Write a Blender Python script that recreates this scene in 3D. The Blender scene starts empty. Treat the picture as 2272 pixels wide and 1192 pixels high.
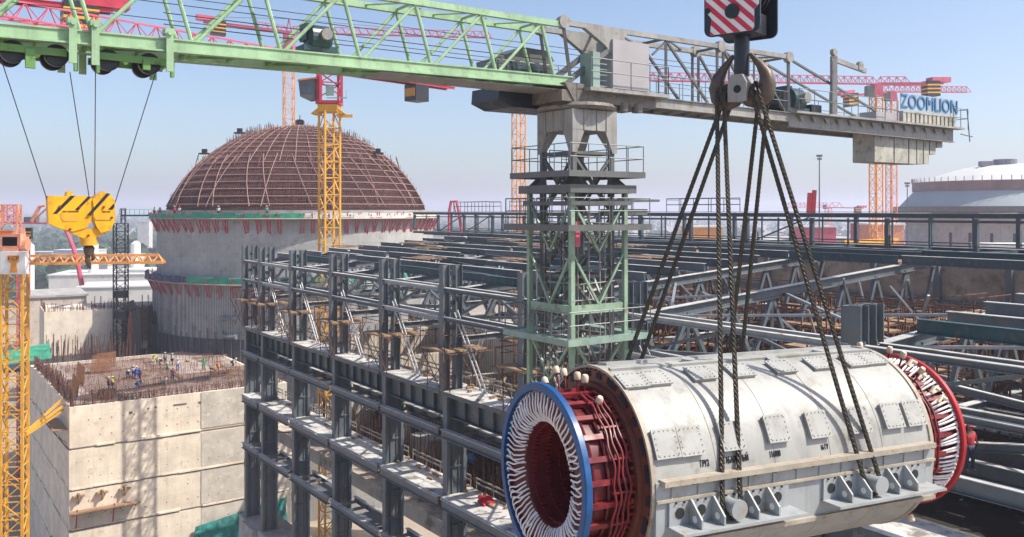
import bpy, math, random
from mathutils import Vector as V, Matrix
random.seed(7)
R = math.radians
sc = bpy.context.scene
col = sc.collection
F, CX, HY = 1960.0, 1136.0, 468.0
GROUND = -47.0

def at(px, py, Y):
    "the point a pixel of the photograph shows at depth Y (camera at the origin, looking along +Y)"
    return V(((px - CX) / F * Y, Y, (HY - py) / F * Y))

def zat(px, z, Y):
    return V(((px - CX) / F * Y, Y, z))

# ------------------------------------------------------------------ mesh collector
class MB:
    def __init__(s):
        s.v = []; s.f = []; s.m = []; s.cur = 0
    def add(s, vs, fs):
        n = len(s.v)
        s.v.extend([tuple(p) for p in vs])
        s.f.extend([tuple(i + n for i in f) for f in fs])
        s.m.extend([s.cur] * len(fs))
    def hexa(s, p):
        s.add(p, [(0, 3, 2, 1), (4, 5, 6, 7), (0, 1, 5, 4), (1, 2, 6, 5), (2, 3, 7, 6), (3, 0, 4, 7)])
    def obox(s, c, x, y, z):
        c = V(c); x = V(x); y = V(y); z = V(z)
        s.hexa([c - x - y - z, c + x - y - z, c + x + y - z, c - x + y - z,
                c - x - y + z, c + x - y + z, c + x + y + z, c - x + y + z])
    def box(s, x0, x1, y0, y1, z0, z1):
        s.hexa([(x0, y0, z0), (x1, y0, z0), (x1, y1, z0), (x0, y1, z0), (x0, y0, z1), (x1, y0, z1), (x1, y1, z1), (x0, y1, z1)])
    def frame(s, p, q, up=None):
        p = V(p); q = V(q); d = (q - p)
        L = d.length; d = d / L
        up = V(up) if up is not None else V((0, 0, 1))
        if abs(d.dot(up)) > .985: up = V((1, .13, 0))
        a = d.cross(up).normalized(); b = a.cross(d).normalized()
        return p, q, d, a, b, L
    def bar(s, p, q, w, h=None, up=None):
        "rectangular bar of width w and height h from p to q"
        h = w if h is None else h
        p, q, d, a, b, L = s.frame(p, q, up)
        s.obox((p + q) / 2, d * (L / 2), a * (w / 2), b * (h / 2))
    def ibeam(s, p, q, h, w, t=.03, up=None, dust=True):
        p, q, d, a, b, L = s.frame(p, q, up); c = (p + q) / 2; D = d * (L / 2)
        s.obox(c, D, a * (t / 2), b * (h / 2 - t))
        k0 = s.cur
        for k in (-1, 1):
            if k > 0 and dust: s.cur = 1
            s.obox(c + b * k * (h / 2 - t / 2), D, a * (w / 2), b * (t / 2))
        s.cur = k0
    def tube(s, pts, r, n=6, cap=True):
        pts = [V(p) for p in pts]; m = len(pts); vs = []; fs = []
        rr = r if isinstance(r, (list, tuple)) else [r] * m
        a0 = None
        for i, p in enumerate(pts):
            d = (pts[min(i + 1, m - 1)] - pts[max(i - 1, 0)]).normalized()
            if a0 is None:
                up = V((0, 0, 1)) if abs(d.z) < .9 else V((1, 0, 0))
                a = d.cross(up).normalized()
            else:
                a = (a0 - d * a0.dot(d)).normalized()
            a0 = a; b = a.cross(d)
            for k in range(n):
                t = 2 * math.pi * k / n
                vs.append(p + (a * math.cos(t) + b * math.sin(t)) * rr[i])
        for i in range(m - 1):
            for k in range(n):
                k2 = (k + 1) % n
                fs.append((i * n + k, i * n + k2, (i + 1) * n + k2, (i + 1) * n + k))
        if cap:
            fs.append(tuple(range(n - 1, -1, -1))); fs.append(tuple((m - 1) * n + k for k in range(n)))
        s.add(vs, fs)
    def ring(s, c, u, w, Rr, r, n=40, m=6, a0=0, a1=2 * math.pi, sq=1.0):
        pts = []
        full = abs(a1 - a0 - 2 * math.pi) < 1e-6
        ax = V(u).cross(V(w)); vs = []; fs = []
        for i in range(n + (0 if full else 1)):
            t = a0 + (a1 - a0) * i / n
            o = V(u) * math.cos(t) + V(w) * math.sin(t)
            for k in range(m):
                q = 2 * math.pi * k / m
                vs.append(V(c) + o * (Rr + r * math.cos(q)) + ax * (r * sq * math.sin(q)))
        N = n if full else n + 1
        for i in range(n):
            for k in range(m):
                j = (i + 1) % N
                fs.append((i * m + k, j * m + k, j * m + (k + 1) % m, i * m + (k + 1) % m))
        s.add(vs, fs)
    def rev(s, o, ax, u, w, prof, n=48, a0=0, a1=2 * math.pi):
        "revolve (s, r) profile about axis ax"
        o = V(o); ax = V(ax); u = V(u); w = V(w); full = abs(a1 - a0 - 2 * math.pi) < 1e-6
        N = n if full else n + 1; m = len(prof); vs = []; fs = []
        for i in range(N):
            t = a0 + (a1 - a0) * i / n
            d = u * math.cos(t) + w * math.sin(t)
            for (q, r) in prof: vs.append(o + ax * q + d * r)
        for i in range(n):
            j = (i + 1) % N
            for k in range(m - 1):
                fs.append((i * m + k, j * m + k, j * m + k + 1, i * m + k + 1))
        s.add(vs, fs)
    def prism(s, pts, vec):
        pts = [V(p) for p in pts]; vec = V(vec); n = len(pts)
        fs = [tuple(range(n - 1, -1, -1)), tuple(range(n, 2 * n))]
        for i in range(n):
            j = (i + 1) % n; fs.append((i, j, n + j, n + i))
        s.add(pts + [p + vec for p in pts], fs)
    def disc(s, c, ax, r, h, n=16):
        s.tube([V(c), V(c) + V(ax).normalized() * h], r, n)
    def build(s, name, mat, parent=None, origin=None, smooth=False, local=False, recalc=True):
        me = bpy.data.meshes.new(name)
        o0 = V((0, 0, 0))
        if parent is not None and not local:
            q = parent
            while q is not None and '_o' not in q: q = q.parent
            o0 = q['_o'] if q is not None else V((0, 0, 0))
        o0 = V(o0)
        if origin is not None: o0 = V(origin)
        me.from_pydata([(p[0] - o0[0], p[1] - o0[1], p[2] - o0[2]) for p in s.v], [], s.f)
        mats = list(mat) if isinstance(mat, (list, tuple)) else [mat]
        if len(mats) == 1 and 1 in s.m: mats.append(M['dust'] if mat in (M['steel'], M['steel_d'], M['galv']) else mats[0])
        for m in mats: me.materials.append(m)
        if len(mats) > 1: me.polygons.foreach_set('material_index', s.m)
        if recalc:
            import bmesh
            bm = bmesh.new(); bm.from_mesh(me); bmesh.ops.recalc_face_normals(bm, faces=bm.faces); bm.to_mesh(me); bm.free()
        if smooth:
            me.polygons.foreach_set('use_smooth', [True] * len(me.polygons))
            try: me.set_sharp_from_angle(angle=R(38))
            except Exception: pass
        me.update()
        o = bpy.data.objects.new(name, me); col.objects.link(o)
        if parent is not None: o.parent = parent
        elif origin is not None: o.location = o0
        return o

def tag(o, label=None, cat=None, group=None, kind=None):
    if label: o['label'] = label
    if cat: o['category'] = cat
    if group: o['group'] = group
    if kind: o['kind'] = kind
    return o

def empty(name, loc, label, cat, group=None, rz=0):
    o = bpy.data.objects.new(name, None); col.objects.link(o)
    o.location = loc; o.rotation_euler.z = rz; o.empty_display_size = .3
    o['_o'] = tuple(loc) if rz == 0 else (0.0, 0.0, 0.0)
    return tag(o, label, cat, group)

def thing_mesh(mb, name, mat, base, label, cat, group=None, smooth=False):
    return tag(mb.build(name, mat, None, origin=base, smooth=smooth), label, cat, group)

KIDS = {}
def copy_thing(o, loc, rz=0, label=None, scale=None):
    c = o.copy(); col.objects.link(c); c.location = loc; c.rotation_euler.z = rz
    if scale: c.scale = (scale,) * 3 if not isinstance(scale, tuple) else scale
    if label: c['label'] = label
    for ch in o.children:
        d = ch.copy(); col.objects.link(d); d.parent = c
        for g in ch.children:
            e = g.copy(); col.objects.link(e); e.parent = d
    return c

def text_mesh(mb, body, size, M, ext=.004):
    cu = bpy.data.curves.new('lettering', 'FONT'); cu.body = body; cu.size = size; cu.extrude = ext
    cu.align_x = 'CENTER'; cu.align_y = 'CENTER'; cu.resolution_u = 3
    o = bpy.data.objects.new('lettering', cu); col.objects.link(o)
    bpy.context.view_layer.update()
    dg = bpy.context.evaluated_depsgraph_get()
    me = bpy.data.meshes.new_from_object(o.evaluated_get(dg))
    mb.add([M @ v.co for v in me.vertices], [tuple(p.vertices) for p in me.polygons])
    bpy.data.objects.remove(o); bpy.data.curves.remove(cu); bpy.data.meshes.remove(me)

def basis(x, y, z, o):
    x = V(x); y = V(y); z = V(z)
    return Matrix(((x.x, y.x, z.x, o[0]), (x.y, y.y, z.y, o[1]), (x.z, y.z, z.z, o[2]), (0, 0, 0, 1)))

# ------------------------------------------------------------------ materials
def pm(name, c, rough=.6, metal=0.0, var=.25, scale=1.5, c2=None, amt=.5, bump=0.0, bscale=20.0, streak=0.0, spec=.5, fine=0.0):
    m = bpy.data.materials.new(name); m.use_nodes = True
    nt = m.node_tree; N = nt.nodes; L = nt.links
    b = N['Principled BSDF']; b.inputs['Roughness'].default_value = rough; b.inputs['Metallic'].default_value = metal
    b.inputs['Specular IOR Level'].default_value = spec
    tc = N.new('ShaderNodeTexCoord')
    def noise(sc_, det, vec=None, rg=.6):
        n = N.new('ShaderNodeTexNoise'); n.inputs['Scale'].default_value = sc_; n.inputs['Detail'].default_value = det
        n.inputs['Roughness'].default_value = rg
        L.new(vec if vec is not None else tc.outputs['Object'], n.inputs['Vector']); return n
    def ramp(src, a, b_, lo, hi):
        r = N.new('ShaderNodeMapRange'); r.inputs['From Min'].default_value = a; r.inputs['From Max'].default_value = b_
        r.inputs['To Min'].default_value = lo; r.inputs['To Max'].default_value = hi; L.new(src, r.inputs['Value']); return r.outputs[0]
    def mix(fac, A, B, mode='MIX'):
        x = N.new('ShaderNodeMix'); x.data_type = 'RGBA'; x.blend_type = mode
        if isinstance(fac, (int, float)): x.inputs[0].default_value = fac
        else: L.new(fac, x.inputs[0])
        for k, q in ((6, A), (7, B)):
            if isinstance(q, tuple): x.inputs[k].default_value = q
            else: L.new(q, x.inputs[k])
        return x.outputs[2]
    c4 = (*c, 1)
    n1 = noise(scale, 5)
    dark = tuple(x * (1 - var) for x in c) + (1,); light = tuple(min(1, x * (1 + var)) for x in c) + (1,)
    out = mix(ramp(n1.outputs['Fac'], .3, .7, 0, 1), dark, light)
    if c2:
        n2 = noise(scale * 2.3, 7, rg=.7)
        out = mix(ramp(n2.outputs['Fac'], .66 - .3 * amt, .78 - .3 * amt, 0, 1), out, (*c2, 1))
    if streak:
        mp = N.new('ShaderNodeMapping'); mp.inputs['Scale'].default_value = (3.0, 3.0, .12)
        L.new(tc.outputs['Object'], mp.inputs['Vector'])
        n3 = noise(1.2, 4, mp.outputs['Vector'])
        out = mix(ramp(n3.outputs['Fac'], .5, .75, 0, streak), out, tuple(x * .35 for x in c) + (1,))
    if fine:
        n5 = noise(scale * 30, 3)
        out = mix(ramp(n5.outputs['Fac'], .35, .65, 0, fine), out, tuple(x * .4 for x in c) + (1,))
    L.new(out, b.inputs['Base Color'])
    if bump:
        n4 = noise(bscale, 4); bp = N.new('ShaderNodeBump'); bp.inputs['Strength'].default_value = bump; bp.inputs['Distance'].default_value = .02
        L.new(n4.outputs['Fac'], bp.inputs['Height']); L.new(bp.outputs[0], b.inputs['Normal'])
    r1 = ramp(n1.outputs['Fac'], .3, .7, max(.05, rough - .12), min(1, rough + .12)); L.new(r1, b.inputs['Roughness'])
    return m

def concrete_panels(name, c, c2, pw=2.4, ph=1.5, var=.18, vline=.0, k=.5):
    "board-marked concrete: formwork sheets, joints, tie holes, water stains (object coordinates: x along the wall, z up)"
    m = pm(name, c, .85, 0, var, .35, c2, .40, .25, 6, streak=.2, spec=.2)
    nt = m.node_tree; N = nt.nodes; L = nt.links; b = N['Principled BSDF']
    tc = N.new('ShaderNodeTexCoord'); sx = N.new('ShaderNodeSeparateXYZ'); L.new(tc.outputs['Object'], sx.inputs[0])
    ad = N.new('ShaderNodeMath'); ad.operation = 'ADD'; L.new(sx.outputs[0], ad.inputs[0]); L.new(sx.outputs[1], ad.inputs[1])
    cb = N.new('ShaderNodeCombineXYZ'); L.new(ad.outputs[0], cb.inputs[0]); L.new(sx.outputs[2], cb.inputs[1])
    br = N.new('ShaderNodeTexBrick'); L.new(cb.outputs[0], br.inputs['Vector'])
    br.offset = 0; br.inputs['Scale'].default_value = 1; br.inputs['Brick Width'].default_value = pw; br.inputs['Row Height'].default_value = ph
    br.inputs['Mortar Size'].default_value = .018; br.inputs['Mortar Smooth'].default_value = .3
    br.inputs['Color1'].default_value = (.90, .895, .89, 1); br.inputs['Color2'].default_value = (1, 1, 1, 1); br.inputs['Mortar'].default_value = (.66, .64, .61, 1)
    old = b.inputs['Base Color'].links[0].from_socket
    x = N.new('ShaderNodeMix'); x.data_type = 'RGBA'; x.blend_type = 'MULTIPLY'; x.inputs[0].default_value = k
    L.new(old, x.inputs[6]); L.new(br.outputs['Color'], x.inputs[7]); out = x.outputs[2]
    if vline:
        wv = N.new('ShaderNodeTexWave'); wv.wave_type = 'BANDS'; wv.bands_direction = 'X'; wv.inputs['Scale'].default_value = vline
        wv.inputs['Distortion'].default_value = .6; L.new(cb.outputs[0], wv.inputs['Vector'])
        y = N.new('ShaderNodeMix'); y.data_type = 'RGBA'; y.blend_type = 'MULTIPLY'; y.inputs[0].default_value = .38
        L.new(out, y.inputs[6]); L.new(wv.outputs['Color'], y.inputs[7]); out = y.outputs[2]
    L.new(out, b.inputs['Base Color'])
    return m

M = {}
M['steel'] = pm('blue_grey_steel_paint', (.125, .15, .168), .5, 0, .25, .8, (.19, .15, .115), .45, streak=.35, fine=.25)
M['steel_d'] = pm('dark_teal_steel_paint', (.058, .088, .104), .42, 0, .3, .7, (.15, .125, .10), .42, streak=.35, fine=.2)
M['plate'] = pm('dusty_top_plate', (.62, .60, .57), .75, 0, .22, .5, (.22, .20, .18), .5, fine=.25)
M['rail'] = pm('dull_rail_steel', (.17, .18, .185), .45, .2, .2, 2.0)
M['dust'] = pm('dusty_beam_top', (.46, .465, .46), .8, 0, .25, .6, (.27, .23, .19), .4)
M['brown'] = pm('brown_site_floor', (.40, .32, .25), .95, 0, .35, .35, (.22, .15, .10), .5, .3, 6, fine=.4)
M['galv'] = pm('galvanised_steel', (.36, .38, .40), .4, .3, .2, 2.0)
M['conc'] = concrete_panels('cast_concrete_wall', (.78, .675, .545), (.62, .51, .39))
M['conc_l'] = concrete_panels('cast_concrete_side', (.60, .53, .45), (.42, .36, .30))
M['conc_g'] = concrete_panels('reactor_concrete', (.40, .40, .385), (.29, .285, .28), 1.1, 2.1, .16, k=.85)
M['conc_rib'] = concrete_panels('reactor_ribbed_concrete', (.36, .355, .345), (.26, .255, .25), 2.2, 2.6, .18, vline=1.1, k=.85)
M['conc_iv'] = concrete_panels('pale_formwork_wall', (.64, .56, .46), (.46, .38, .29), 1.2, 3, .2, vline=.9)
M['conc_dk'] = pm('damp_grey_render', (.38, .37, .35), .85, 0, .25, .5, (.56, .52, .46), .4, .3, 5)
M['slab'] = pm('dusty_slab', (.60, .52, .43), .9, 0, .25, .25, (.28, .21, .16), .55, .2, 8, fine=.35)
M['sand'] = pm('sandy_ground', (.36, .30, .235), .95, 0, .25, .02, (.22, .19, .15), .45, fine=.2)
M['crane_green'] = pm('mint_green_crane_paint', (.33, .50, .29), .45, 0, .16, .8, (.23, .31, .18), .40, streak=.38, fine=.12)
M['crane_green_d'] = pm('deep_green_crane_paint', (.13, .28, .07), .45, 0, .25, 1.2, (.07, .09, .04), .3)
M['crane_grey'] = pm('weathered_grey_crane_paint', (.31, .30, .28), .55, 0, .22, .8, (.22, .16, .11), .4, streak=.5, fine=.12)
M['crane_grey_d'] = pm('dark_grey_crane_paint', (.12, .125, .12), .5, 0, .25, .9, (.17, .14, .10), .3, streak=.3)
M['cab_grey'] = pm('control_cabinet_grey', (.36, .34, .35), .5, 0, .08, .8)
M['cab_green'] = pm('pale_green_cabinet', (.26, .36, .31), .45, 0, .15, 1)
M['teal_motor'] = pm('dark_teal_motor', (.022, .055, .06), .35, 0, .3, 2)
M['cw'] = pm('cast_counterweight_concrete', (.42, .405, .35), .8, 0, .2, 1.2, (.27, .24, .18), .45, streak=.6)
M['glass'] = pm('cab_glass', (.05, .07, .08), .08, 0, .1, 1, spec=.9)
M['yellow'] = pm('crane_yellow', (.74, .37, .03), .45, 0, .15, 1, (.42, .20, .05), .25, streak=.2)
M['yellow_h'] = pm('hook_block_yellow', (.86, .41, .006), .4, 0, .14, 1.5, (.50, .25, .02), .42, streak=.34)
M['orange_p'] = pm('faded_orange_crane', (.74, .31, .08), .5, 0, .2, .8, (.6, .36, .2), .35)
M['pink_p'] = pm('faded_pink_crane', (.68, .27, .16), .5, 0, .2, .8, (.7, .5, .42), .4)
M['red'] = pm('crane_red', (.50, .03, .06), .4, 0, .2, 1, (.3, .03, .04), .3)
M['redpink'] = pm('crane_pink_red', (.58, .10, .16), .45, 0, .2, 1, (.5, .2, .22), .3)
M['redbr'] = pm('bracket_red', (.48, .05, .07), .55, 0, .25, 1)
M['black'] = pm('black_paint', (.013, .014, .018), .4, 0, .3, 3)
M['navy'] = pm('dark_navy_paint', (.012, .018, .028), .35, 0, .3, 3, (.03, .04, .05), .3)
M['rope'] = pm('greased_wire_rope', (.06, .052, .038), .5, .5, .35, 6, (.16, .09, .05), .35)
M['cable'] = pm('dark_cable', (.03, .035, .045), .5, .2, .2, 3)
M['hookm'] = pm('worn_hook_steel', (.11, .085, .07), .5, .4, .3, 3, (.13, .065, .03), .5, .2, 30)
M['white'] = pm('white_paint', (.78, .77, .74), .45, 0, .06, 2)
M['redstripe'] = pm('warning_red', (.60, .02, .06), .4, 0, .1, 3)
M['drum'] = pm('cream_grey_drum_paint', (.362, .358, .335), .5, 0, .09, .9, (.275, .26, .225), .42, streak=.34)
M['drum_s'] = pm('pale_grey_side_paint', (.33, .35, .355), .5, 0, .12, 1.2, (.30, .26, .20), .38, streak=.35)
M['ochre'] = pm('primer_edge', (.37, .325, .26), .6, 0, .2, 2.5, (.30, .17, .08), .36)
M['rust'] = pm('red_brown_primer', (.155, .045, .028), .5, 0, .25, 1.5, (.09, .022, .012), .4)
M['varnish'] = pm('dark_red_varnish', (.12, .008, .011), .45, 0, .35, 2.5, (.07, .008, .008), .4)
M['varnish_b'] = pm('bright_red_varnish', (.19, .011, .015), .5, 0, .4, 4, (.09, .010, .010), .45)
M['dred'] = pm('red_ring_paint', (.40, .012, .018), .4, 0, .2, 3)
M['blue'] = pm('blue_ring_paint', (.004, .068, .215), .42, 0, .25, 3)
M['coil'] = pm('white_insulating_tape', (.84, .80, .80), .65, 0, .10, 6, (.62, .48, .47), .25)
M['cream'] = pm('cream_insulator', (.70, .55, .40), .5, 0, .12, 4)
M['rebar'] = pm('rusty_rebar', (.17, .08, .056), .8, 0, .35, 1.5, (.085, .045, .035), .5)
M['rebar_p'] = pm('dusty_pink_rebar', (.33, .195, .165), .8, 0, .25, 1.0, (.25, .14, .11), .45)
M['wood'] = pm('site_timber', (.33, .21, .12), .8, 0, .3, 2, (.22, .12, .06), .5)
M['net'] = pm('green_safety_net', (.035, .30, .19), .8, 0, .25, 1.0, (.10, .36, .26), .4)
M['foil'] = pm('teal_tarpaulin', (.02, .20, .17), .7, 0, .35, .4, (.02, .09, .10), .5)
M['skin'] = pm('skin', (.19, .10, .065), .6, 0, .1, 5)
M['shed'] = pm('pale_shed_sheeting', (.58, .565, .53), .6, 0, .12, .15, (.45, .42, .38), .35)
M['shed_r'] = pm('pale_shed_roof', (.66, .65, .62), .55, 0, .1, .2)
M['dome_w'] = pm('white_dome_membrane', (.60, .595, .565), .6, 0, .08, .15, (.6, .58, .53), .3)
M['dark_o'] = pm('dark_opening', (.02, .022, .025), .8, 0, .2, 1)
M['bark'] = pm('bark', (.10, .07, .05), .9)
M['ladder'] = pm('pale_ladder_aluminium', (.55, .55, .56), .4, .3, .1, 3)

def leaf_mat():
    m = pm('forest_leaves', (.035, .085, .035), .8, 0, .45, .03, (.07, .11, .04), .5, spec=.2)
    return m
M['leaf'] = leaf_mat()
# settings of light and air
SUN_AZ, SUN_EL, SUN_S = -10.0, 51.0, 4.8
SKY_S, SKY_DUST, EXPO, HAZE_D = .15, 2.0, .38, .00045
# ================================================================== the generator stator in its slings
GA, GT = .4525, -.014
C0 = V((.574, 16.975, -5.071))
AX = V((math.cos(GA) * math.cos(GT), math.sin(GA) * math.cos(GT), math.sin(GT)))
NN = V((math.sin(GA), -math.cos(GA), 0)); UU = NN.cross(AX).normalized()
RD, S1, S2, SL, RB = 1.985, 1.20, 8.35, 9.76, 1.75

def G(s, n, z): return C0 + AX * s + NN * n + UU * z
def GP(s, r, th): return C0 + AX * s + NN * (r * math.sin(R(th))) + UU * (r * math.cos(R(th)))   # th from the top towards the camera
def ray(px, py): return V(((px - CX) / F, 1, (HY - py) / F))
def cyl_hit(px, py, rr):
    d = ray(px, py); dp = d - AX * d.dot(AX); c = C0 - AX * C0.dot(AX)
    a = dp.dot(dp); b = -2 * dp.dot(c); k = c.dot(c) - rr * rr
    t = (-b - math.sqrt(max(0, b * b - 4 * a * k))) / (2 * a)
    q = d * t - C0
    return q.dot(AX), math.degrees(math.atan2(q.dot(NN), q.dot(UU)))
def plane_hit(px, py, o, nrm):
    d = ray(px, py); return d * (V(o).dot(V(nrm)) / d.dot(V(nrm)))
def s_at(px, n, z):
    k = (px - CX) / F; p = C0 + NN * n + UU * z
    return (p.x - k * p.y) / (k * AX.y - AX.x)

gen = empty('generator_stator', G(4.8, 0, -2.2), 'huge cream grey generator stator hanging in wire rope slings, blue ring on one end', 'generator stator')

b = MB(); b.rev(C0, AX, NN, UU, [(S1, RD - .35), (S1, RD), (S2, RD), (S2, RD - .35)], 120); b.build('drum_shell', M['drum'], gen, smooth=True)
for s in (S1, S2):
    b = MB(); b.rev(C0, AX, NN, UU, [(s - .05, RD - .02), (s - .05, RD + .03), (s + .05, RD + .03), (s + .05, RD - .02)], 120)
    b.build('drum_rim', M['ochre'], gen, smooth=True)
b = MB()
for th0, w, s0, s1 in ((-8, .34, 1.5, 8.2), (9, .10, 1.3, 8.3), (-24, .10, 1.3, 8.3)):
    c = GP((s0 + s1) / 2, RD + .02, th0); rd = (GP(0, 1, th0) - C0); tn = rd.cross(AX)
    b.obox(c, AX * ((s1 - s0) / 2), tn * (w / 2), rd * .035)
b.build('ridge_plate', M['drum'], gen)
for th, s in ((3, 3.35), (14, 5.3), (5, 6.9)):
    b = MB(); rd = GP(0, 1, th) - C0; b.disc(GP(s, RD - .02, th), rd, .14, .09, 20); b.build('port_cap', M['drum'], gen, smooth=True)

def hatch(px, py, w, h, t=.115):
    s, th = cyl_hit(px, py, RD + t)
    rd = GP(0, 1, th) - C0; tn = rd.cross(AX).normalized(); c = GP(s, RD, th)
    b = MB(); b.obox(c + rd * (t / 2 - .01), AX * (w / 2), tn * (h / 2), rd * (t / 2 + .03)); 
    b.obox(c + rd * (t + .025), AX * (w / 2 + .02), tn * (h / 2 + .02), rd * .012)
    b.cur = 1
    for k in range(5):
        for sg in (-1, 1):
            f = -1 + 2 * (k + .5) / 5
            b.obox(c + rd * (t + .041) + AX * (f * w / 2) + tn * (sg * (h / 2 - .025)), AX * .008, tn * .008, rd * .008)
            b.obox(c + rd * (t + .041) + AX * (sg * (w / 2 - .025)) + tn * (f * h / 2), AX * .008, tn * .008, rd * .008)
    b.build('hatch_cover', [M['drum'], M['crane_grey_d']], gen)
for px, py in ((1476, 985), (1531, 979), (1622, 968), (1722, 951), (1813, 942), (1905, 932), (1978, 922), (2026, 917)): hatch(px, py, .50, .50, .05)
for px, py in ((1402, 846), (1453, 840), (1553, 830), (1640, 823), (1733, 815), (1815, 807), (1893, 801), (1934, 797)): hatch(px, py, .52, .42, .03)
for q in range(6):                                        # the far side carries the same row
    s = 1.9 + q * 1.18; th = -52; rd = GP(0, 1, th) - C0; tn = rd.cross(AX).normalized(); b = MB()
    b.obox(GP(s, RD + .07, th), AX * .26, tn * .24, rd * .07); b.build('hatch_cover', M['drum'], gen)

b = MB()
for s in (2.62, 4.03, 5.46, 6.9):
    b.ring(GP(s, 0, 0), NN, UU, RD + .001, .007, 120, 4)
b.build('weld_seam', M['ochre'], gen)
# longitudinal sides
for sg, nm in ((1, 'near'), (-1, 'far')):
    b = MB()
    c = G((S1 + S2) / 2, sg * 1.93, -.36); b.obox(c, AX * ((S2 - S1) / 2 - .02), NN * .10, UU * .60)
    for k in range(12):
        s = S1 + .35 + k * .59
        b.obox(G(s, sg * 2.035, .06), AX * .012, NN * .02, UU * .12)
    b.build('side_plate', M['drum_s'], gen)
    b = MB(); b.obox(G((S1 + S2) / 2 + .02, sg * 2.02, .235), AX * ((S2 - S1) / 2 - .1), NN * .14, UU * .05)
    b.build('side_flange', M['ochre'], gen)
    b = MB(); b.obox(G((S1 + S2) / 2, sg * 2.0, -.085), AX * ((S2 - S1) / 2 - .01), NN * .09, UU * .025); b.obox(G((S1 + S2) / 2, sg * 1.99, -.87), AX * ((S2 - S1) / 2 - .01), NN * .11, UU * .04)
    b.build('side_rail', M['ochre'], gen)
    b = MB()
    for k in range(15): b.obox(G(S1 + .3 + k * .48, sg * 2.10, .17), AX * .025, NN * .025, UU * .018)
    b.build('flange_bolt', M['crane_grey_d'], gen)

def bracket(sa, sb, sg, ribs, st):
    b = MB(); mid = (sa + sb) / 2; hl = (sb - sa) / 2; n0 = 2.04
    b.obox(G(mid, sg * (n0 + .02), -.32), AX * hl, NN * .02, UU * .225)
    b.obox(G(mid + .03, sg * (n0 + .24), -.57), AX * (hl + .05), NN * .25, UU * .025)
    for s in ribs:
        pr = [G(s - .018, sg * q, z) for q, z in ((n0 + .04, -.10), (n0 + .09, -.10), (n0 + .40, -.38), (n0 + .40, -.54), (n0 + .04, -.54))]
        b.prism(pr, AX * .036)
    b.cur = 1
    for k, s in enumerate([(x + y) / 2 for x, y in zip([sa] + ribs, ribs + [sb])]):
        if abs(s - st) > .2:
            b.disc(G(s, sg * (n0 + .036), -.33), NN * sg, .10, .012, 20)
        for dz in (-.14,):
            for ds in (-.09, .09): b.disc(G(s + ds, sg * (n0 + .036), dz), NN * sg, .02, .03, 6)
    b.cur = 2
    for s in ribs: b.tube([G(s - .026, sg * (n0 + .21), -.42), G(s + .026, sg * (n0 + .21), -.42)], .062, 14)  # white discs paint in the light showing at the rib holes
    o = b.build('lifting_bracket', [M['drum_s'], M['dark_o'], M['white']], gen)
    t = MB(); t.tube([G(st, sg * (n0 + .03), -.30), G(st, sg * (n0 + .36), -.30)], .15, 20)
    t.tube([G(st, sg * (n0 + .36), -.30), G(st, sg * (n0 + .42), -.30)], .18, 24)
    t.build('trunnion', M['drum_s'], gen, smooth=True)
ST1 = s_at(1642, 2.46, -.30); ST2 = s_at(1958, 2.46, -.30)
for sg in (1, -1):
    for (x0, x1, rib, st) in ((1484, 1748, (1548, 1598, 1674, 1719), ST1), (1826, 2052, (1880, 1922, 1985, 2025), ST2)):
        bracket(s_at(x0, 2.06, -.3), s_at(x1, 2.06, -.3), sg, [s_at(r, 2.3, -.3) for r in rib], st)

# lettering on the band above the flange
def drum_text(body, px, size, sx, th=77.0):
    s = s_at(px, RD * math.sin(R(th)), RD * math.cos(R(th)))
    rd = GP(0, 1, th) - C0; tn = rd.cross(AX).normalized()
    b = MB(); text_mesh(b, body, size, basis(AX * sx, tn, rd, GP(s, RD + .008, th)), .006); b.build('lettering', M['black'], gen)
drum_text('ГРУЗ', 1563, .17, .50); drum_text('НЕГАБАРИТНЫЙ', 1628, .17, .50); drum_text('116880', 1719, .17, .55); drum_text('16 ГУ', 1829, .15, .55)

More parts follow.
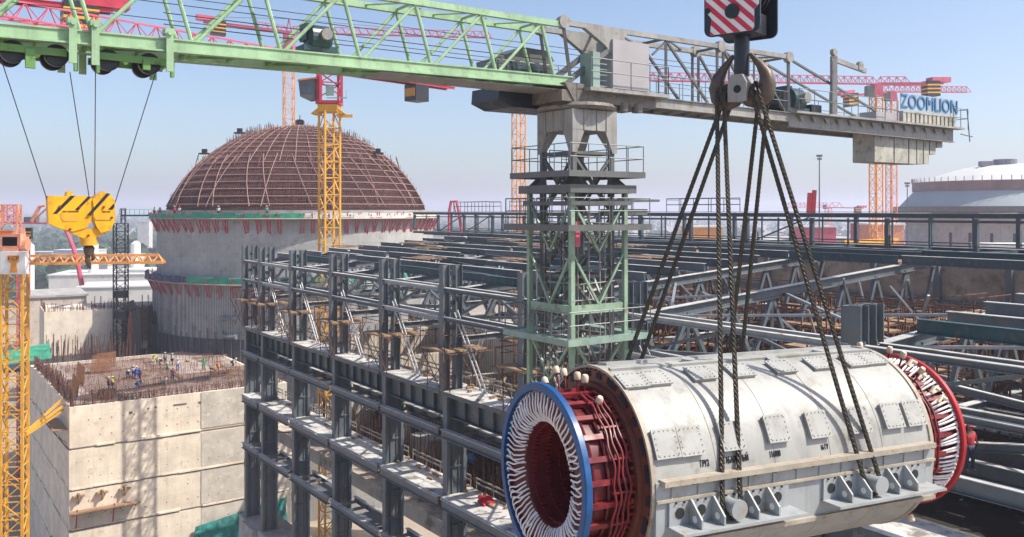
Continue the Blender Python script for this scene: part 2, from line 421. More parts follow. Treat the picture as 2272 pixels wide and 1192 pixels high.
# end windings: d = -1 near-left end (ring at s=0), +1 right end (ring at s=SL)
def end_winding(sr, sd, ringmat, left):
    k = 1 if sd > sr else -1
    def Q(x): return sr + k * x                       # x metres from the ring towards the drum
    ln = abs(sd - sr)
    b = MB(); b.rev(C0, AX, NN, UU, [(Q(ln - .02), RD - .01), (Q(ln - .03), 1.42)], 96)
    b.rev(C0, AX, NN, UU, [(Q(ln - .03), 1.70), (Q(ln - .13), 1.69), (Q(ln - .13), 1.42)], 96)
    b.cur = 1
    for i in range(72):
        th = i * 5; b.disc(GP(Q(ln - .03), 1.935, th), AX * -k, .018, .03, 6)
        rd = GP(0, 1, th) - C0; tn = rd.cross(AX)
        b.obox(GP(Q(ln - .17), 1.565, th), AX * .05, tn * .028, rd * .045)
    b.build('end_plate', [M['rust'], M['varnish']], gen, smooth=True)
    for i in range(24):
        b = MB(); th = i * 15 + 4; rd = GP(0, 1, th) - C0; tn = rd.cross(AX)
        b.obox(GP(Q(ln - .034), 1.84, th), AX * .006, tn * (.16 if i % 3 else .09), rd * .055)
        b.build('vent_slot', M['dark_o'], gen)
    b = MB(); b.rev(C0, AX, NN, UU, [(Q(ln - .1), 1.36), (Q(.62 * ln), 1.42), (Q(.12), 1.50), (Q(.05), 1.50)], 96)
    for x in (.22, .48, .8, .98): b.ring(GP(Q(x * ln if not left else x * ln), 0, 0), NN, UU, 1.45 + .06 * (1 - x), .035, 72, 6)
    b.build('winding_basket', M['varnish'], gen, smooth=True)
    b = MB()
    for i in range(24):
        th = i * 15 + 7; rd = GP(0, 1, th) - C0; tn = rd.cross(AX)
        b.obox(GP(Q(.53 * ln), 1.535, th), AX * (.40 * ln), tn * .05, rd * .045)
        b.obox(GP(Q(.9 * ln), 1.50, th), AX * .06, tn * .075, rd * .06)
    b.build('support_bar', M['varnish_b'], gen)
    b = MB(); rng = random.Random(3)
    arcs = ((14, 158), (-160, -20)) if left else ((14, 170), (-160, -20))
    for a0, a1 in arcs:
        for j in range(4):
            x = (.52 + .085 * j) * ln; pts = []
            aa0 = a0 + rng.uniform(-6, 8); aa1 = a1 + rng.uniform(-24, 6); n = 40
            for i in range(n + 1):
                th = aa0 + (aa1 - aa0) * i / n
                bow = .025 * math.sin(th * .28 + j); pts.append(GP(Q(x + bow), 1.63 + .012 * math.sin(th * .2 + j), th))
            pts[0] = pts[0] - (pts[0] - GP(Q(x), 0, 0)).normalized() * .1; b.tube(pts, .024, 6)
        th = a0 + 12
        while th < a1 - 8:
            rd = GP(0, 1, th) - C0; tn = rd.cross(AX)
            b.obox(GP(Q(.655 * ln), 1.585, th), AX * .17 * ln, tn * .016, rd * .05); th += 21
    b.build('cooling_hose', M['varnish_b'], gen, smooth=True)
    b = MB()
    if left:
        pr = [(-.055, 1.60), (-.055, 1.73), (-.035, 1.75), (.075, 1.75), (.095, 1.73), (.095, 1.60), (-.055, 1.60)]
    else:
        pr = [(-.035, 1.66), (-.035, 1.73), (-.015, 1.75), (.075, 1.75), (.095, 1.73), (.095, 1.66), (-.035, 1.66)]
    b.rev(C0, AX, NN, UU, [(Q(x), r) for x, r in pr], 128)
    b.build('end_ring', ringmat, gen, smooth=True)
    # insulated coil ends
    b = MB(); rng = random.Random(11 if left else 12)
    for i in range(72 if left else 104):
        th = i * 360 / (72 if left else 104) + rng.uniform(-.6, .6)
        if left:
            for tw, off in ((rng.uniform(4.5, 8.0), 0), (-rng.uniform(2.5, 5), .035)):
                P = []
                for r, x in ((1.59, .05 + off), (1.54, -.005 + off), (1.45, -.035 + off), (1.33, -.045 + off), (1.19, -.02 + off), (1.06, .05 + off), (1.00, .13 + off)):
                    f = (1.59 - r) / .59; P.append(GP(Q(x + rng.uniform(-.008, .008)), r, th + tw * (f - .5) + 2.0 * math.sin(f * 6.28)))
                if off == 0 or rng.random() < .35: b.tube(P, .017, 5)
        else:
            tw = rng.uniform(3, 7); P = []
            for r, x in ((1.60, .04), (1.64, .12), (1.62, .25), (1.56, .42), (1.5, .52)):
                P.append(GP(Q(x), r, th + tw * x * 2))
            b.tube(P, .025, 5)
            P = [GP(Q(x), r, th - tw * .8) for r, x in ((1.56, .02), (1.4, -.04), (1.2, -.02), (1.06, .12))]; b.tube(P, .022, 5)
    b.build('coil_end', M['coil'], gen, smooth=True)
    b = MB(); b.rev(C0, AX, NN, UU, [(Q(.08), 1.58), (Q(.10), 1.3), (Q(.17), .99), (Q(.30), .955), (Q(ln + .1), .86), (Q(ln + .1), .70)], 96)
    b.cur = 1
    for i in range(60):
        th = i * 6; rd = GP(0, 1, th) - C0; tn = rd.cross(AX)
        for x, r in ((.34, .945), (.62, .915), (.92, .88)): b.obox(GP(Q(x), r, th + 3 * (x > .5)), AX * .05, tn * .028, rd * .022)
    b.build('bore_cone', [M['varnish'], M['varnish_b']], gen, smooth=True)
    return Q
QL = end_winding(0, S1, M['blue'], True)
QR = end_winding(SL, S2, M['dred'], False)
b = MB(); b.rev(C0, AX, NN, UU, [(S1 + .05, .72), (S2 - .05, .72)], 64); b.build('bore_core', M['varnish'], gen, smooth=True)
def knob(px, py, s, top):
    p = plane_hit(px, py, C0 + AX * s, AX); q = p - (C0 + AX * s); r = q.length; rd = q.normalized()
    b = MB(); b.cur = 0; b.tube([p - rd * .075, p - rd * .06, p + rd * .04, p + rd * .075], [.062, .07, .07, .05], 10)
    b.cur = 1; b.tube([C0 + AX * s + rd * 1.5, p - rd * .07], .022, 6)
    b.build('insulator', [M['cream'], M['varnish_b']], gen, smooth=True)
for px, py, s in ((1209, 845, .7), (1234, 821, .72), (1251, 826, .75), (1281, 834, .8), (1298, 840, .82), (1330, 888, .8)): knob(px, py, s, 1)
for px, py, s in ((1974, 776, 8.9), (2004, 787, 8.95), (2045, 822, 9.0), (1908, 766, 8.8), (2022, 1150, 8.9)): knob(px, py, s, 1)
b = MB()
for px, py in ((2015, 812), (2036, 842), (2066, 872), (2082, 893)):
    p = plane_hit(px, py, C0 + AX * 9.2, AX); b.tube([p, p + UU * .12 + AX * .1, p + UU * .05 + AX * .25], .05, 7)
b.build('terminal_cap', M['cream'], gen, smooth=True)

# ------------------------------------------------------------------ heavy hook block
HC = V((4.97, 19.1, 0)); HP = V((.78, -.62, 0)).normalized(); HN = V((-.62, -.78, 0)).normalized(); Z3 = V((0, 0, 1))
def HB(a, n, z): return HC + HP * a + HN * n + Z3 * z
hk = empty('crane_hook_block', HB(0, 0, 2.3), 'dark heavy hook block with a red and white striped panel above the stator', 'hook block')
def rounded(w0, w1, z0, z1, r, n):
    pts = []
    for cx, cz, a in ((w1 - r, z1 - r, 0), (w0 + r, z1 - r, 90), (w0 + r, z0 + r, 180), (w1 - r, z0 + r, 270)):
        for k in range(n + 1):
            t = R(a + 90 * k / n); pts.append((cx + r * math.cos(t), cz + r * math.sin(t)))
    return pts
for nn in (.50, -.42):
    b = MB(); b.prism([HB(a, nn, z) for a, z in rounded(-.64, .62, 3.74, 5.5, .16, 5)], HN * -.05); b.build('side_plate', M['navy'], hk)
b = MB()
for k in range(4): b.tube([HB(0, -.30 + k * .17, 4.75), HB(0, -.22 + k * .17, 4.75)], .56, 32)
b.build('sheave', M['black'], hk, smooth=True)
b = MB(); b.tube([HB(0, -.46, 4.75), HB(0, .56, 4.75)], .12, 16); b.obox(HB(0, .02, 4.0), HP * .42, HN * .36, Z3 * .22); b.obox(HB(.3, .05, 4.9), HP * .03, HN * .4, Z3 * .05)
b.build('crosshead', M['black'], hk)
def clip(poly, f):
    out = []
    for i in range(len(poly)):
        p, q = poly[i - 1], poly[i]; fp, fq = f(p), f(q)
        if (fp >= 0) != (fq >= 0):
            t = fp / (fp - fq); out.append((p[0] + (q[0] - p[0]) * t, p[1] + (q[1] - p[1]) * t))
        if fq >= 0: out.append(q)
    return out
pan = [(-.50, 3.77), (.46, 3.77), (.50, 3.84), (.50, 4.20), (.60, 4.30), (.60, 4.72), (-.60, 4.72), (-.60, 4.30), (-.46, 4.12)]
b = MB(); b.prism([HB(a, .508, z) for a, z in pan], HN * .012); pn = b.build('warning_panel', M['white'], hk)
b = MB(); c45 = .7071
for k in range(-2, 12):
    lo = 2.30 + k * .20; hi = lo + .10
    p = clip(clip(pan, lambda q: (q[1] + .95 * q[0]) * c45 - lo), lambda q: hi - (q[1] + .95 * q[0]) * c45)
    if len(p) > 2: b.prism([HB(a, .522, z) for a, z in p], HN * .004)
b.build('red_stripe', M['redstripe'], hk)
for a, z, r in ((.02, 4.22, .16), (-.55, 4.30, .065), (.52, 4.53, .065)):
    b = MB(); b.disc(HB(a, .528, z), HN, r, .03, 24); b.build('pin_cap', M['black'], hk)
b = MB(); b.tube([HB(0, 0, 3.85), HB(0, 0, 3.1), HB(0, 0, 2.92), HB(0, 0, 2.85)], [.165, .165, .16, .13], 20); b.build('shank', M['navy'], hk, smooth=True)
b = MB()
for sg in (-1, 1):
    pts = [(.06, 2.62), (.20, 2.42), (.38, 2.36), (.52, 2.48), (.58, 2.70), (.54, 2.92), (.41, 3.12), (.27, 3.28), (.19, 3.38)]
    rr = [.17, .20, .21, .20, .18, .14, .09, .06, .035]
    b.tube([HB(sg * a, 0, z) for a, z in pts], rr, 12)
b.build('ramshorn_hook', M['hookm'], hk, smooth=True)
b = MB(); b.prism([HB(a, .28, z) for a, z in ((-.12, 2.92), (.12, 2.92), (.22, 2.74), (.22, 2.34), (-.20, 2.34), (-.20, 2.74))], HN * -.5)
b.cur = 1; b.disc(HB(.02, .28, 2.60), HN, .085, .01, 20)
b.build('hook_nose', [M['crane_grey'], M['dark_o']], hk)
b = MB()
for k in range(8): b.tube([HB(-.5 + (k % 2) * 1.0, -.3 + (k // 2) * .19, 5.0), HB(-.5 + (k % 2) * 1.0, -.3 + (k // 2) * .19, 40)], .02, 6)
b.build('hoist_rope', M['cable'], hk)

# ------------------------------------------------------------------ stranded wire rope slings
def strand(mb, P, r=.046, pitch=.62, step=.05, lobes=6):
    "twisted five-lobed rope along a polyline"
    P = [V(p) for p in P]; seg = []
    d = 0; acc = 0; vs = []; fs = []; n = lobes * 2; first = True; a = None
    pts = []
    for i in range(len(P) - 1):
        L = (P[i + 1] - P[i]).length; k = max(1, int(L / step))
        for j in range(k): pts.append(P[i].lerp(P[i + 1], j / k))
    pts.append(P[-1]); m = len(pts)
    for i, p in enumerate(pts):
        t = (pts[min(i + 1, m - 1)] - pts[max(0, i - 1)]).normalized()
        if a is None: a = t.cross(V((.3, .9, .1))).normalized()
        a = (a - t * a.dot(t)).normalized(); bb = a.cross(t)
        if i: acc += (pts[i] - pts[i - 1]).length
        ph = acc / pitch * 2 * math.pi
        for k in range(n):
            q = 2 * math.pi * k / n + ph; rr = r * (1.08 if k % 2 == 0 else .80)
            vs.append(p + a * (math.cos(q) * rr) + bb * (math.sin(q) * rr))
    for i in range(m - 1):
        for k in range(n):
            k2 = (k + 1) % n; fs.append((i * n + k, i * n + k2, (i + 1) * n + k2, (i + 1) * n + k))
    mb.add(vs, fs)
def sling(lobe, st, sg, label):
    e = .40 * lobe; b = MB(); g = 1 if sg > 0 else -1
    tr = G(st, sg * 2.23, -.30)
    ta = HB(e - .09, g * .20, 2.52); tb = HB(e + .09, g * .24, 2.48)
    w = .205
    d = (ta - tr).normalized(); side = (AX - d * AX.dot(d)).normalized(); down = -d
    la, lb = tr - side * w, tr + side * w
    bot = [tr + side * (w * math.cos(t)) + down * (w * math.sin(t)) for t in [math.pi * k / 10 for k in range(11)]]
    over = [HB(e - .09, g * .12, 2.70), HB(e - .05, 0, 2.76), HB(e + .05, 0, 2.74), HB(e + .09, g * .15, 2.66)]
    strand(b, [HB(e - .08, -g * .05, 2.74), HB(e - .09, g * .12, 2.68), ta] + bot[::-1] + [tb, HB(e + .09, g * .14, 2.66), HB(e + .06, -g * .05, 2.74)])
    return thing_mesh(b, 'wire_rope_sling', M['rope'], tr, label, 'rope sling', 'wire rope slings carrying the stator')
sling(-1, ST1, 1, 'greased wire rope sling hanging straight down to the near trunnion by the blue ring end')
sling(1, ST2, 1, 'wire rope sling slanting across the drum front to the trunnion by the red ring')
sling(-1, ST1, -1, 'wire rope sling slanting from the hook to behind the drum beside the green crane tower')
sling(1, ST2, -1, 'wire rope sling running down behind the middle of the drum to its hidden rear trunnion')
# ================================================================== the big green and grey flat-top tower crane
TC = V((2.64, 36.0, 0)); JA = R(35); JX = V((math.cos(JA), math.sin(JA), 0)); JY = V((-math.sin(JA), math.cos(JA), 0))
def K(s, r, z): return TC + JX * s + JY * r + Z3 * z
crane = empty('tower_crane', K(0, 0, GROUND), 'big flat-top tower crane with mint green jib, grey counter-jib and rail-edged platforms', 'tower crane', 'tower cranes over the site')
# jib -------------------------------------------------------------
JL = -34.4
def zl(s): return 5.05 + .013 * (s + 2)
b = MB()
for r in (-.72, .72): b.bar(K(-1.4, r, 7.30), K(JL, r, 7.30), .20, .22)
b.build('top_chord', M['crane_green'], crane)
b = MB()
for r in (-.72, .72):
    b.bar(K(-.9, r, zl(-.9)), K(JL, r, zl(JL)), .24, .36)
    b.bar(K(-.9, r, zl(-.9) + .20), K(JL, r, zl(JL) + .20), .32, .05)
    b.bar(K(-1.0, r * 1.22, zl(-1) - .17), K(JL, r * 1.22, zl(JL) - .17), .20, .05)
b.build('bottom_chord', M['crane_green'], crane)
b = MB(); s = -1.7
while s > JL + 1:
    for r in (-.72, .72):
        b.tube([K(s - .65, r, 7.22), K(s, r, zl(s) + .1)], .065, 8)
        b.tube([K(s - .65, r, 7.22), K(s - 2.72, r, zl(s - 2.72) + .1)], .06, 8)
    b.tube([K(s - .65, -.72, 7.3), K(s - .65, .72, 7.3)], .05, 6); b.tube([K(s - .65, -.72, 7.3), K(s - 2.0, .72, 7.3)], .035, 6)
    for q in (-.15, .15): b.prism([K(s - .55 + q, -.72, 7.12), K(s - .75 + q, -.72, 7.12), K(s - .65, -.72, 6.9)], JY * .02)
    s -= 2.75
b.build('web_member', M['crane_green'], crane)
b = MB(); s = -1.7
while s > JL + 1:
    b.bar(K(s, -.72, zl(s) - .05), K(s, .72, zl(s) - .05), .12, .14)
    b.bar(K(s, -.72, zl(s) - .08), K(s - 2.75, .72, zl(s) - .08), .07, .08)
    b.bar(K(s - 1.3, -.72, zl(s) - .08), K(s - 1.3, .72, zl(s) - .08), .07, .08)
    s -= 2.75
b.bar(K(-1, 0, zl(-1) + .14), K(JL, 0, zl(JL) + .14), .45, .03)
b.build('jib_deck', M['crane_green_d'], crane)
b = MB()
for r, z in ((-.2, 6.3), (.15, 6.6), (.3, 5.9), (-.05, 7.55)): b.tube([K(12, r, z + .15), K(0, r, z), K(JL, r, z - .1)], .013, 5)
for z in (5.75, 6.1): b.tube([K(-.8, .45, z), K(-16, .45, z)], .016, 5)
b.build('running_rope', M['cable'], crane)
def motor(s, r, z, k, nm):
    b = MB(); b.tube([K(s - .42 * k, r - .1, z), K(s - .34 * k, r - .1, z), K(s + .3 * k, r - .1, z), K(s + .42 * k, r - .1, z)], [.30 * k, .46 * k, .46 * k, .36 * k], 20)
    b.obox(K(s, r, z - .38 * k), JX * .62 * k, JY * .4 * k, Z3 * .10 * k); b.obox(K(s - .35 * k, r + .05, z + .2 * k), JX * .14 * k, JY * .3 * k, Z3 * .3 * k)
    o = b.build(nm, M['teal_motor'], crane)
    b = MB(); b.tube([K(s + .1 * k, r - .5 * k, z + .08), K(s + .1 * k, r - .72 * k, z + .08)], .2 * k, 16); b.build('motor_flange', M['crane_grey'], o)
motor(-11.25, -.1, 5.72, .95, 'trolley_winch'); motor(-12.8, -.2, 7.5, .75, 'pulley_block')
b = MB(); b.obox(K(-12.75, -.2, 7.12), JX * .6, JY * .5, Z3 * .05); b.build('pulley_platform', M['crane_green_d'], crane)
# trolley ---------------------------------------------------------
tz = 4.42
b = MB()
for r in (-.62, .62):
    b.bar(K(-20.9, r, tz), K(-18.85, r, tz - .02), .10, .20); b.bar(K(-18.1, r, tz), K(-16.0, r, tz - .02), .10, .20)
for s in (-20.9, -18.9, -18.0, -16.1): b.bar(K(s, -.62, tz), K(s, .62, tz), .1, .2)
for s, w, dz in ((-19.75, .24, .52), (-16.75, .2, .3), (-18.62, .10, .5), (-18.05, .08, .5), (-16.02, .09, .45)): b.obox(K(s, -.66, tz - dz / 2), JX * w * .5, JY * .08, Z3 * dz * .5)
b.build('trolley_frame', M['crane_green_d'], crane)
for s in (-18.75, -18.18, -16.18):
    for r in (-1.02, 1.02):
        b = MB(); b.obox(K(s, r, tz + .28), JX * .10, JY * .045, Z3 * .62); b.obox(K(s, r * .85, tz + .84), JX * .13, JY * .20, Z3 * .08)
        b.disc(K(s, r * 1.05, tz + .78), JY * (1 if r > 0 else -1), .07, .05, 12)
        b.build('trolley_hanger', M['crane_green'], crane)
for s in (-20.15, -19.08, -17.75, -16.62):
    for r in (-.42, .42): b = MB(); b.tube([K(s, r - .07, tz - .08), K(s, r - .05, tz - .08), K(s, r + .05, tz - .08), K(s, r + .07, tz - .08)], [.31, .31, .31, .31], 24); b.ring(K(s, r - .08, tz - .08), JX, Z3, .29, .025, 24, 5); b.build('trolley_sheave', M['black'], crane)
# counter-jib ------------------------------------------------------
b = MB()
for r in (-.75, .75):
    b.bar(K(-1.3, r, 7.38), K(12.6, r, 7.40), .20, .20)
    for s in (-1.3, 7.7, 12.5):
        b.tube([K(s, r - .13, 7.40), K(s, r + .13, 7.40)], .26, 16)
    b.prism([K(-.3, r - .11, 7.3), K(2.0, r - .11, 7.3), K(1.5, r - .11, 6.7), K(1.2, r - .11, 6.3), K(.8, r - .11, 6.7)], JY * .22)
b.build('counter_jib_chord', M['crane_grey'], crane)
b = MB()
for r in (-.75, .75):
    for p, q, t in (((1.1, 6.6), (-1.2, 5.0), .20), ((1.3, 6.6), (3.4, 4.8), .09), ((-1.3, 7.3), (-.9, 5.0), .12), ((4.3, 7.3), (4.3, 4.8), .10), ((4.3, 7.3), (6.9, 4.8), .10), ((4.3, 7.25), (3.5, 6.6), .08),
                    ((7.5, 7.3), (7.5, 4.8), .10), ((7.9, 7.3), (7.9, 4.8), .10), ((7.9, 7.3), (10.0, 4.8), .10), ((10.0, 7.3), (10.0, 4.8), .07), ((10, 7.3), (12.2, 4.8), .08), ((12.5, 7.3), (12.5, 4.7), .12), ((12.5, 7.35), (21.5, 4.75), .10)):
        b.bar(K(p[0], r, p[1]), K(q[0], r, q[1]), t, t)
for s in (1.3, 4.3, 7.7, 12.4):
    b.bar(K(s, -.75, 7.38), K(s, .75, 7.38), .1, .1); b.bar(K(s, -.75, 7.38), K(s + 2.5 if s < 10 else s - 2, .75, 7.38), .07, .07)
b.build('tie_member', M['crane_grey_d'], crane)
b = MB()
for r in (-.85, .85):
    b.ibeam(K(-1.2, r, 4.62), K(12.4, r, 4.50), .45, .22, .03)
    b.ibeam(K(12.4, r, 4.42), K(27.2, r, 4.32), .78, .26, .03)
for s in range(0, 28): b.bar(K(s, -.85, 4.5), K(s, .85, 4.45), .1, .2)
for s in range(13, 27): b.prism([K(s + .0, -.98, 4.62), K(s + .55, -.98, 4.62), K(s + .27, -.98, 4.30)], JY * .02)
b.build('counter_jib_beam', M['crane_grey'], crane)
b = MB(); b.obox(K(9, 0, 4.74), JX * 18.2, JY * .80, Z3 * .015)
b.obox(K(1.6, -1.12, 4.78), JX * 2.15, JY * .42, Z3 * .07); b.obox(K(20, -1.1, 4.72), JX * 7.6, JY * .25, Z3 * .05)
b.build('counter_jib_deck', M['crane_grey'], crane)
def rail(mb, pts, h=1.1, r=.021, post=1.0, mid=True):
    for i in range(len(pts) - 1):
        p, q = V(pts[i]), V(pts[i + 1]); L = (q - p).length; n = max(1, round(L / post))
        for z in ((h,) if not mid else (h, h * .55)): mb.tube([p + Z3 * z, q + Z3 * z], r, 5)
        for k in range(n + 1): mb.tube([p.lerp(q, k / n), p.lerp(q, k / n) + Z3 * h], r, 5)
b = MB()
rail(b, [K(-.5, -1.5, 4.84), K(3.7, -1.5, 4.84), K(3.7, -.9, 4.84)], 1.15)
rail(b, [K(3.7, -.95, 4.74), K(12.2, -.95, 4.70)], 1.0, .017, 1.4); rail(b, [K(12.6, -1.3, 4.76), K(20.9, -1.3, 4.74)], 1.1, .02, 1.15)
rail(b, [K(26.6, -1.2, 4.7), K(28.2, -1.2, 4.7), K(28.2, .9, 4.7)], 1.15); rail(b, [K(-.5, .95, 4.8), K(27.5, .95, 4.7)], 1.05, .017, 1.5)
b.tube([K(27.3, -1.25, 4.4), K(28.6, -1.25, 4.3)], .03); b.tube([K(28.3, -1.25, 4.0), K(28.0, -1.25, 5.9)], .03)
b.build('guard_rail', M['rail'], crane)
b = MB(); b.obox(K(2.1, -.45, 5.92), JX * 1.0, JY * .52, Z3 * 1.05); b.cur = 1
b.obox(K(2.1, -.98, 4.93), JX * .9, JY * .01, Z3 * .05); b.build('control_cabinet', [M['cab_grey'], M['dark_o']], crane)
b = MB(); b.obox(K(-.1, -.95, 5.55), JX * .18, JY * .40, Z3 * .72)
for k in range(6): b.obox(K(.28, -1.3, 4.95 + k * .22), JX * .2, JY * .02, Z3 * .015)
b.build('side_cabinet', M['cab_green'], crane)
motor(13.6, 0, 5.45, 1.35, 'hoist_winch')
b = MB(); b.tube([K(12.5, -.55, 5.3), K(12.5, .75, 5.3)], .5, 20); b.obox(K(14.9, -.1, 5.0), JX * .4, JY * .5, Z3 * .28); b.build('winch_drum', M['black'], crane)
b = MB(); b.bar(K(15.8, -.95, 4.7), K(15.8, -.95, 7.75), .26, .26); b.bar(K(15.6, -.95, 7.62), K(18.5, -.95, 7.25), .14, .24)
b.disc(K(15.8, -1.05, 7.95), JY, .18, .2, 14); b.disc(K(18.0, -1.05, 7.55), JY, .16, .2, 14); b.obox(K(18.0, -.95, 7.4), JX * .2, JY * .1, Z3 * .15)
b.build('davit', M['crane_grey'], crane)
for s0, s1, zb in ((19.75, 21.55, 2.60), (21.6, 22.95, 2.60), (23.0, 23.75, 2.60), (23.8, 24.42, 2.62), (24.47, 25.05, 2.64), (25.1, 25.74, 3.20), (25.79, 26.45, 3.62)):
    b = MB(); b.obox(K((s0 + s1) / 2, 0, (zb + 4.28) / 2), JX * ((s1 - s0) / 2 - .03), JY * .66, Z3 * ((4.28 - zb) / 2)); b.build('counterweight', M['cw'], crane)
b = MB(); b.obox(K(20.6, -.3, 5.0), JX * .9, JY * .5, Z3 * .26); b.build('ballast_box', M['cab_grey'], crane)
b = MB()
for k in range(13): b.obox(K(21.9 + k * .42, -.95, 5.05), JX * .14, JY * .12, Z3 * .28)
b.obox(K(24.5, -.95, 5.36), JX * 2.75, JY * .14, Z3 * .04); b.obox(K(24.5, -.95, 4.76), JX * 2.75, JY * .14, Z3 * .04)
b.build('ballast_rack', M['cw'], crane)
b = MB(); b.obox(K(24.65, -.90, 5.93), JX * 2.85, JY * .02, Z3 * .46); sg = b.build('sign_board', pm('sign_board_pale', (.34, .42, .50), .5, 0, .1, 1), crane)
b = MB(); text_mesh(b, 'ZOOMLION', 1.06, basis(JX * 1.02, Z3, -JY, K(24.65, -.955, 5.93)), .02); b.build('lettering', pm('sign_blue', (.05, .19, .38), .4, 0, .05), sg)
# cab and slewing gear ---------------------------------------------
b = MB(); prof = [(-2.9, 5.12), (-.35, 5.12), (-.35, 6.35), (-.7, 6.62), (-1.9, 6.66), (-2.45, 6.35), (-3.1, 6.12), (-3.05, 5.6)]
b.prism([K(s, 1.15, z) for s, z in prof], JY * 1.6); cb = b.build('operator_cab', M['crane_grey_d'], crane)
b = MB(); b.obox(K(-1.75, 1.13, 5.72), JX * .95, JY * .012, Z3 * .30); b.obox(K(-3.09, 1.95, 5.85), JX * .012, JY * .65, Z3 * .25); b.build('cab_window', M['glass'], cb)
b = MB(); rail(b, [K(-3.3, .95, 5.0), K(-.2, .95, 5.0)], 1.0, .018, .9); b.build('cab_rail', M['galv'], cb)
b = MB(); b.prism([K(s, .9, z) for s, z in ((-3.2, 4.95), (-.1, 4.95), (.3, 4.15), (-2.6, 4.15), (-3.25, 4.4))], JY * 2.0); b.build('cab_base', M['navy'], crane)
b = MB()
b.obox(K(.9, 0, 4.50), JX * 2.5, JY * 1.05, Z3 * .22); b.tube([K(0, 0, 4.02), K(0, 0, 4.14), K(0, 0, 4.28)], [1.55, 1.62, 1.5], 32)
b.prism([K(s, -1.1, z) for s, z in ((-1.5, 5.0), (.4, 5.0), (1.2, 4.7), (1.9, 4.3), (-1.0, 4.28))], JY * 2.2)
for r in (-1.0, 1.0):
    for s in (1.6, 2.4): b.tube([K(s, r, 4.05), K(s, r, 4.4)], .22, 10)
b.build('slewing_platform', pm('oily_slew_grey', (.17, .15, .125), .5, 0, .3, 1.5, (.08, .06, .045), .45), crane)
# fixed transition piece
hh = 1.15; b = MB()
def sq(h, z): return [K(-h, -h, z), K(h, -h, z), K(h, h, z), K(-h, h, z)]
b.hexa(sq(hh, 3.18) + sq(hh, 4.0))
for sx in (-1, 1):
    for sy in (-1, 1):
        b.hexa([K(sx * hh, sy * hh, 2.3), K(sx * (hh - .22), sy * hh, 2.3), K(sx * (hh - .22), sy * (hh - .22), 2.3), K(sx * hh, sy * (hh - .22), 2.3),
                K(sx * hh, sy * hh, 3.2), K(sx * (hh - .62), sy * hh, 3.2), K(sx * (hh - .62), sy * (hh - .62), 3.2), K(sx * hh, sy * (hh - .62), 3.2)])
for k in (-.55, .1, .6): b.obox(K(k, -hh - .015, 3.58), JX * .03, JY * .02, Z3 * .40); b.obox(K(-hh - .015, k, 3.58), JX * .02, JY * .03, Z3 * .40)
b.build('transition_piece', M['crane_grey'], crane)
# mast
b = MB(); hm = .98
for sx in (-1, 1):
    for sy in (-1, 1): b.bar(K(sx * hm, sy * hm, GROUND), K(sx * hm, sy * hm, 2.4), .20, .20, JX)
b.build('mast_leg', M['crane_grey_d'], crane)
b = MB(); z = 2.3; i = 0
while z > GROUND + 2:
    z2 = z - 2.45
    for (ax, ay, bx, by) in ((-1, -1, 1, -1), (1, -1, 1, 1), (1, 1, -1, 1), (-1, 1, -1, -1)):
        b.bar(K(ax * hm, ay * hm, z), K(bx * hm, by * hm, z), .12, .12); b.bar(K(ax * hm, ay * hm, z - .1), K(bx * hm, by * hm, z2 + .1), .11, .11); b.bar(K(bx * hm, by * hm, z - .1), K(ax * hm, ay * hm, z2 + .1), .09, .09)
    z = z2; i += 1
b.build('mast_bracing', M['crane_grey_d'], crane)
b = MB(); b.tube([K(-.55, .3, 2.2), K(-.55, .3, -20)], .018); b.tube([K(-.2, .3, 2.2), K(-.2, .3, -20)], .018)
for k in range(74): b.tube([K(-.55, .3, 2.1 - k * .3), K(-.2, .3, 2.1 - k * .3)], .012, 4)
b.tube([K(-.75, -.85, 2.2), K(-.75, -.85, -20)], .03)
b.build('mast_ladder', M['black'], crane)
# climbing cage
hc = 1.37; b = MB()
for sx in (-1, 1):
    for sy in (-1, 1): b.bar(K(sx * hc, sy * hc, .95), K(sx * hc, sy * hc, -13), .18, .18, JX)
cgm = pm('grey_green_cage_paint', (.27, .385, .27), .5, 0, .25, .8, (.20, .20, .15), .42, streak=.35)
b.build('cage_post', cgm, crane)
for z, t in ((-3.85, .34), (-8.4, .3), (-12.6, .3)):
    b = MB()
    for sx, sy in ((0, -1), (0, 1)): b.obox(K(0, sy * (hc - .02), z), JX * (hc - .1), JY * .06, Z3 * t / 2)
    for sx in (-1, 1): b.obox(K(sx * (hc - .02), 0, z), JX * .06, JY * (hc - .1), Z3 * t / 2)
    b.build('cage_beam', cgm, crane)
b = MB()
for z0, z1 in ((.4, -1.6), (-1.6, -3.7), (-5.0, -6.7), (-6.7, -8.3), (-8.6, -10.5)):
    b = MB()
    for (ax, ay, bx, by) in ((-1, -1, 1, -1), (1, -1, 1, 1), (1, 1, -1, 1), (-1, 1, -1, -1)):
        b.bar(K(ax * hc, ay * hc, z0), K((ax + bx) / 2 * hc, (ay + by) / 2 * hc, z1), .085, .085); b.bar(K(bx * hc, by * hc, z0), K((ax + bx) / 2 * hc, (ay + by) / 2 * hc, z1), .085, .085)
    b.build('cage_bracing', cgm, crane)
b = MB(); rng = random.Random(12)
for k in range(22):
    z = .2 - k * .62
    for (ax, ay, bx, by) in ((-1, -1, 1, -1), (-1, 1, -1, -1)):
        if rng.random() < .55: b.tube([K(ax * (hc - .2), ay * (hc - .2), z), K(bx * (hc - .2), by * (hc - .2), z + rng.uniform(-.1, .1))], .022, 5)
for q in ((-.9, -1.12), (-.35, -1.15), (.5, -1.12), (.85, -1.1), (-1.12, -.5), (-1.14, .35), (-1.1, .8), (.2, -1.16)):
    b.tube([K(q[0], q[1], .8), K(q[0] + .06, q[1], -4), K(q[0] - .04, q[1], -12.5)], .024, 5)
b.build('service_pipe', M['crane_grey'], crane)
b = MB()
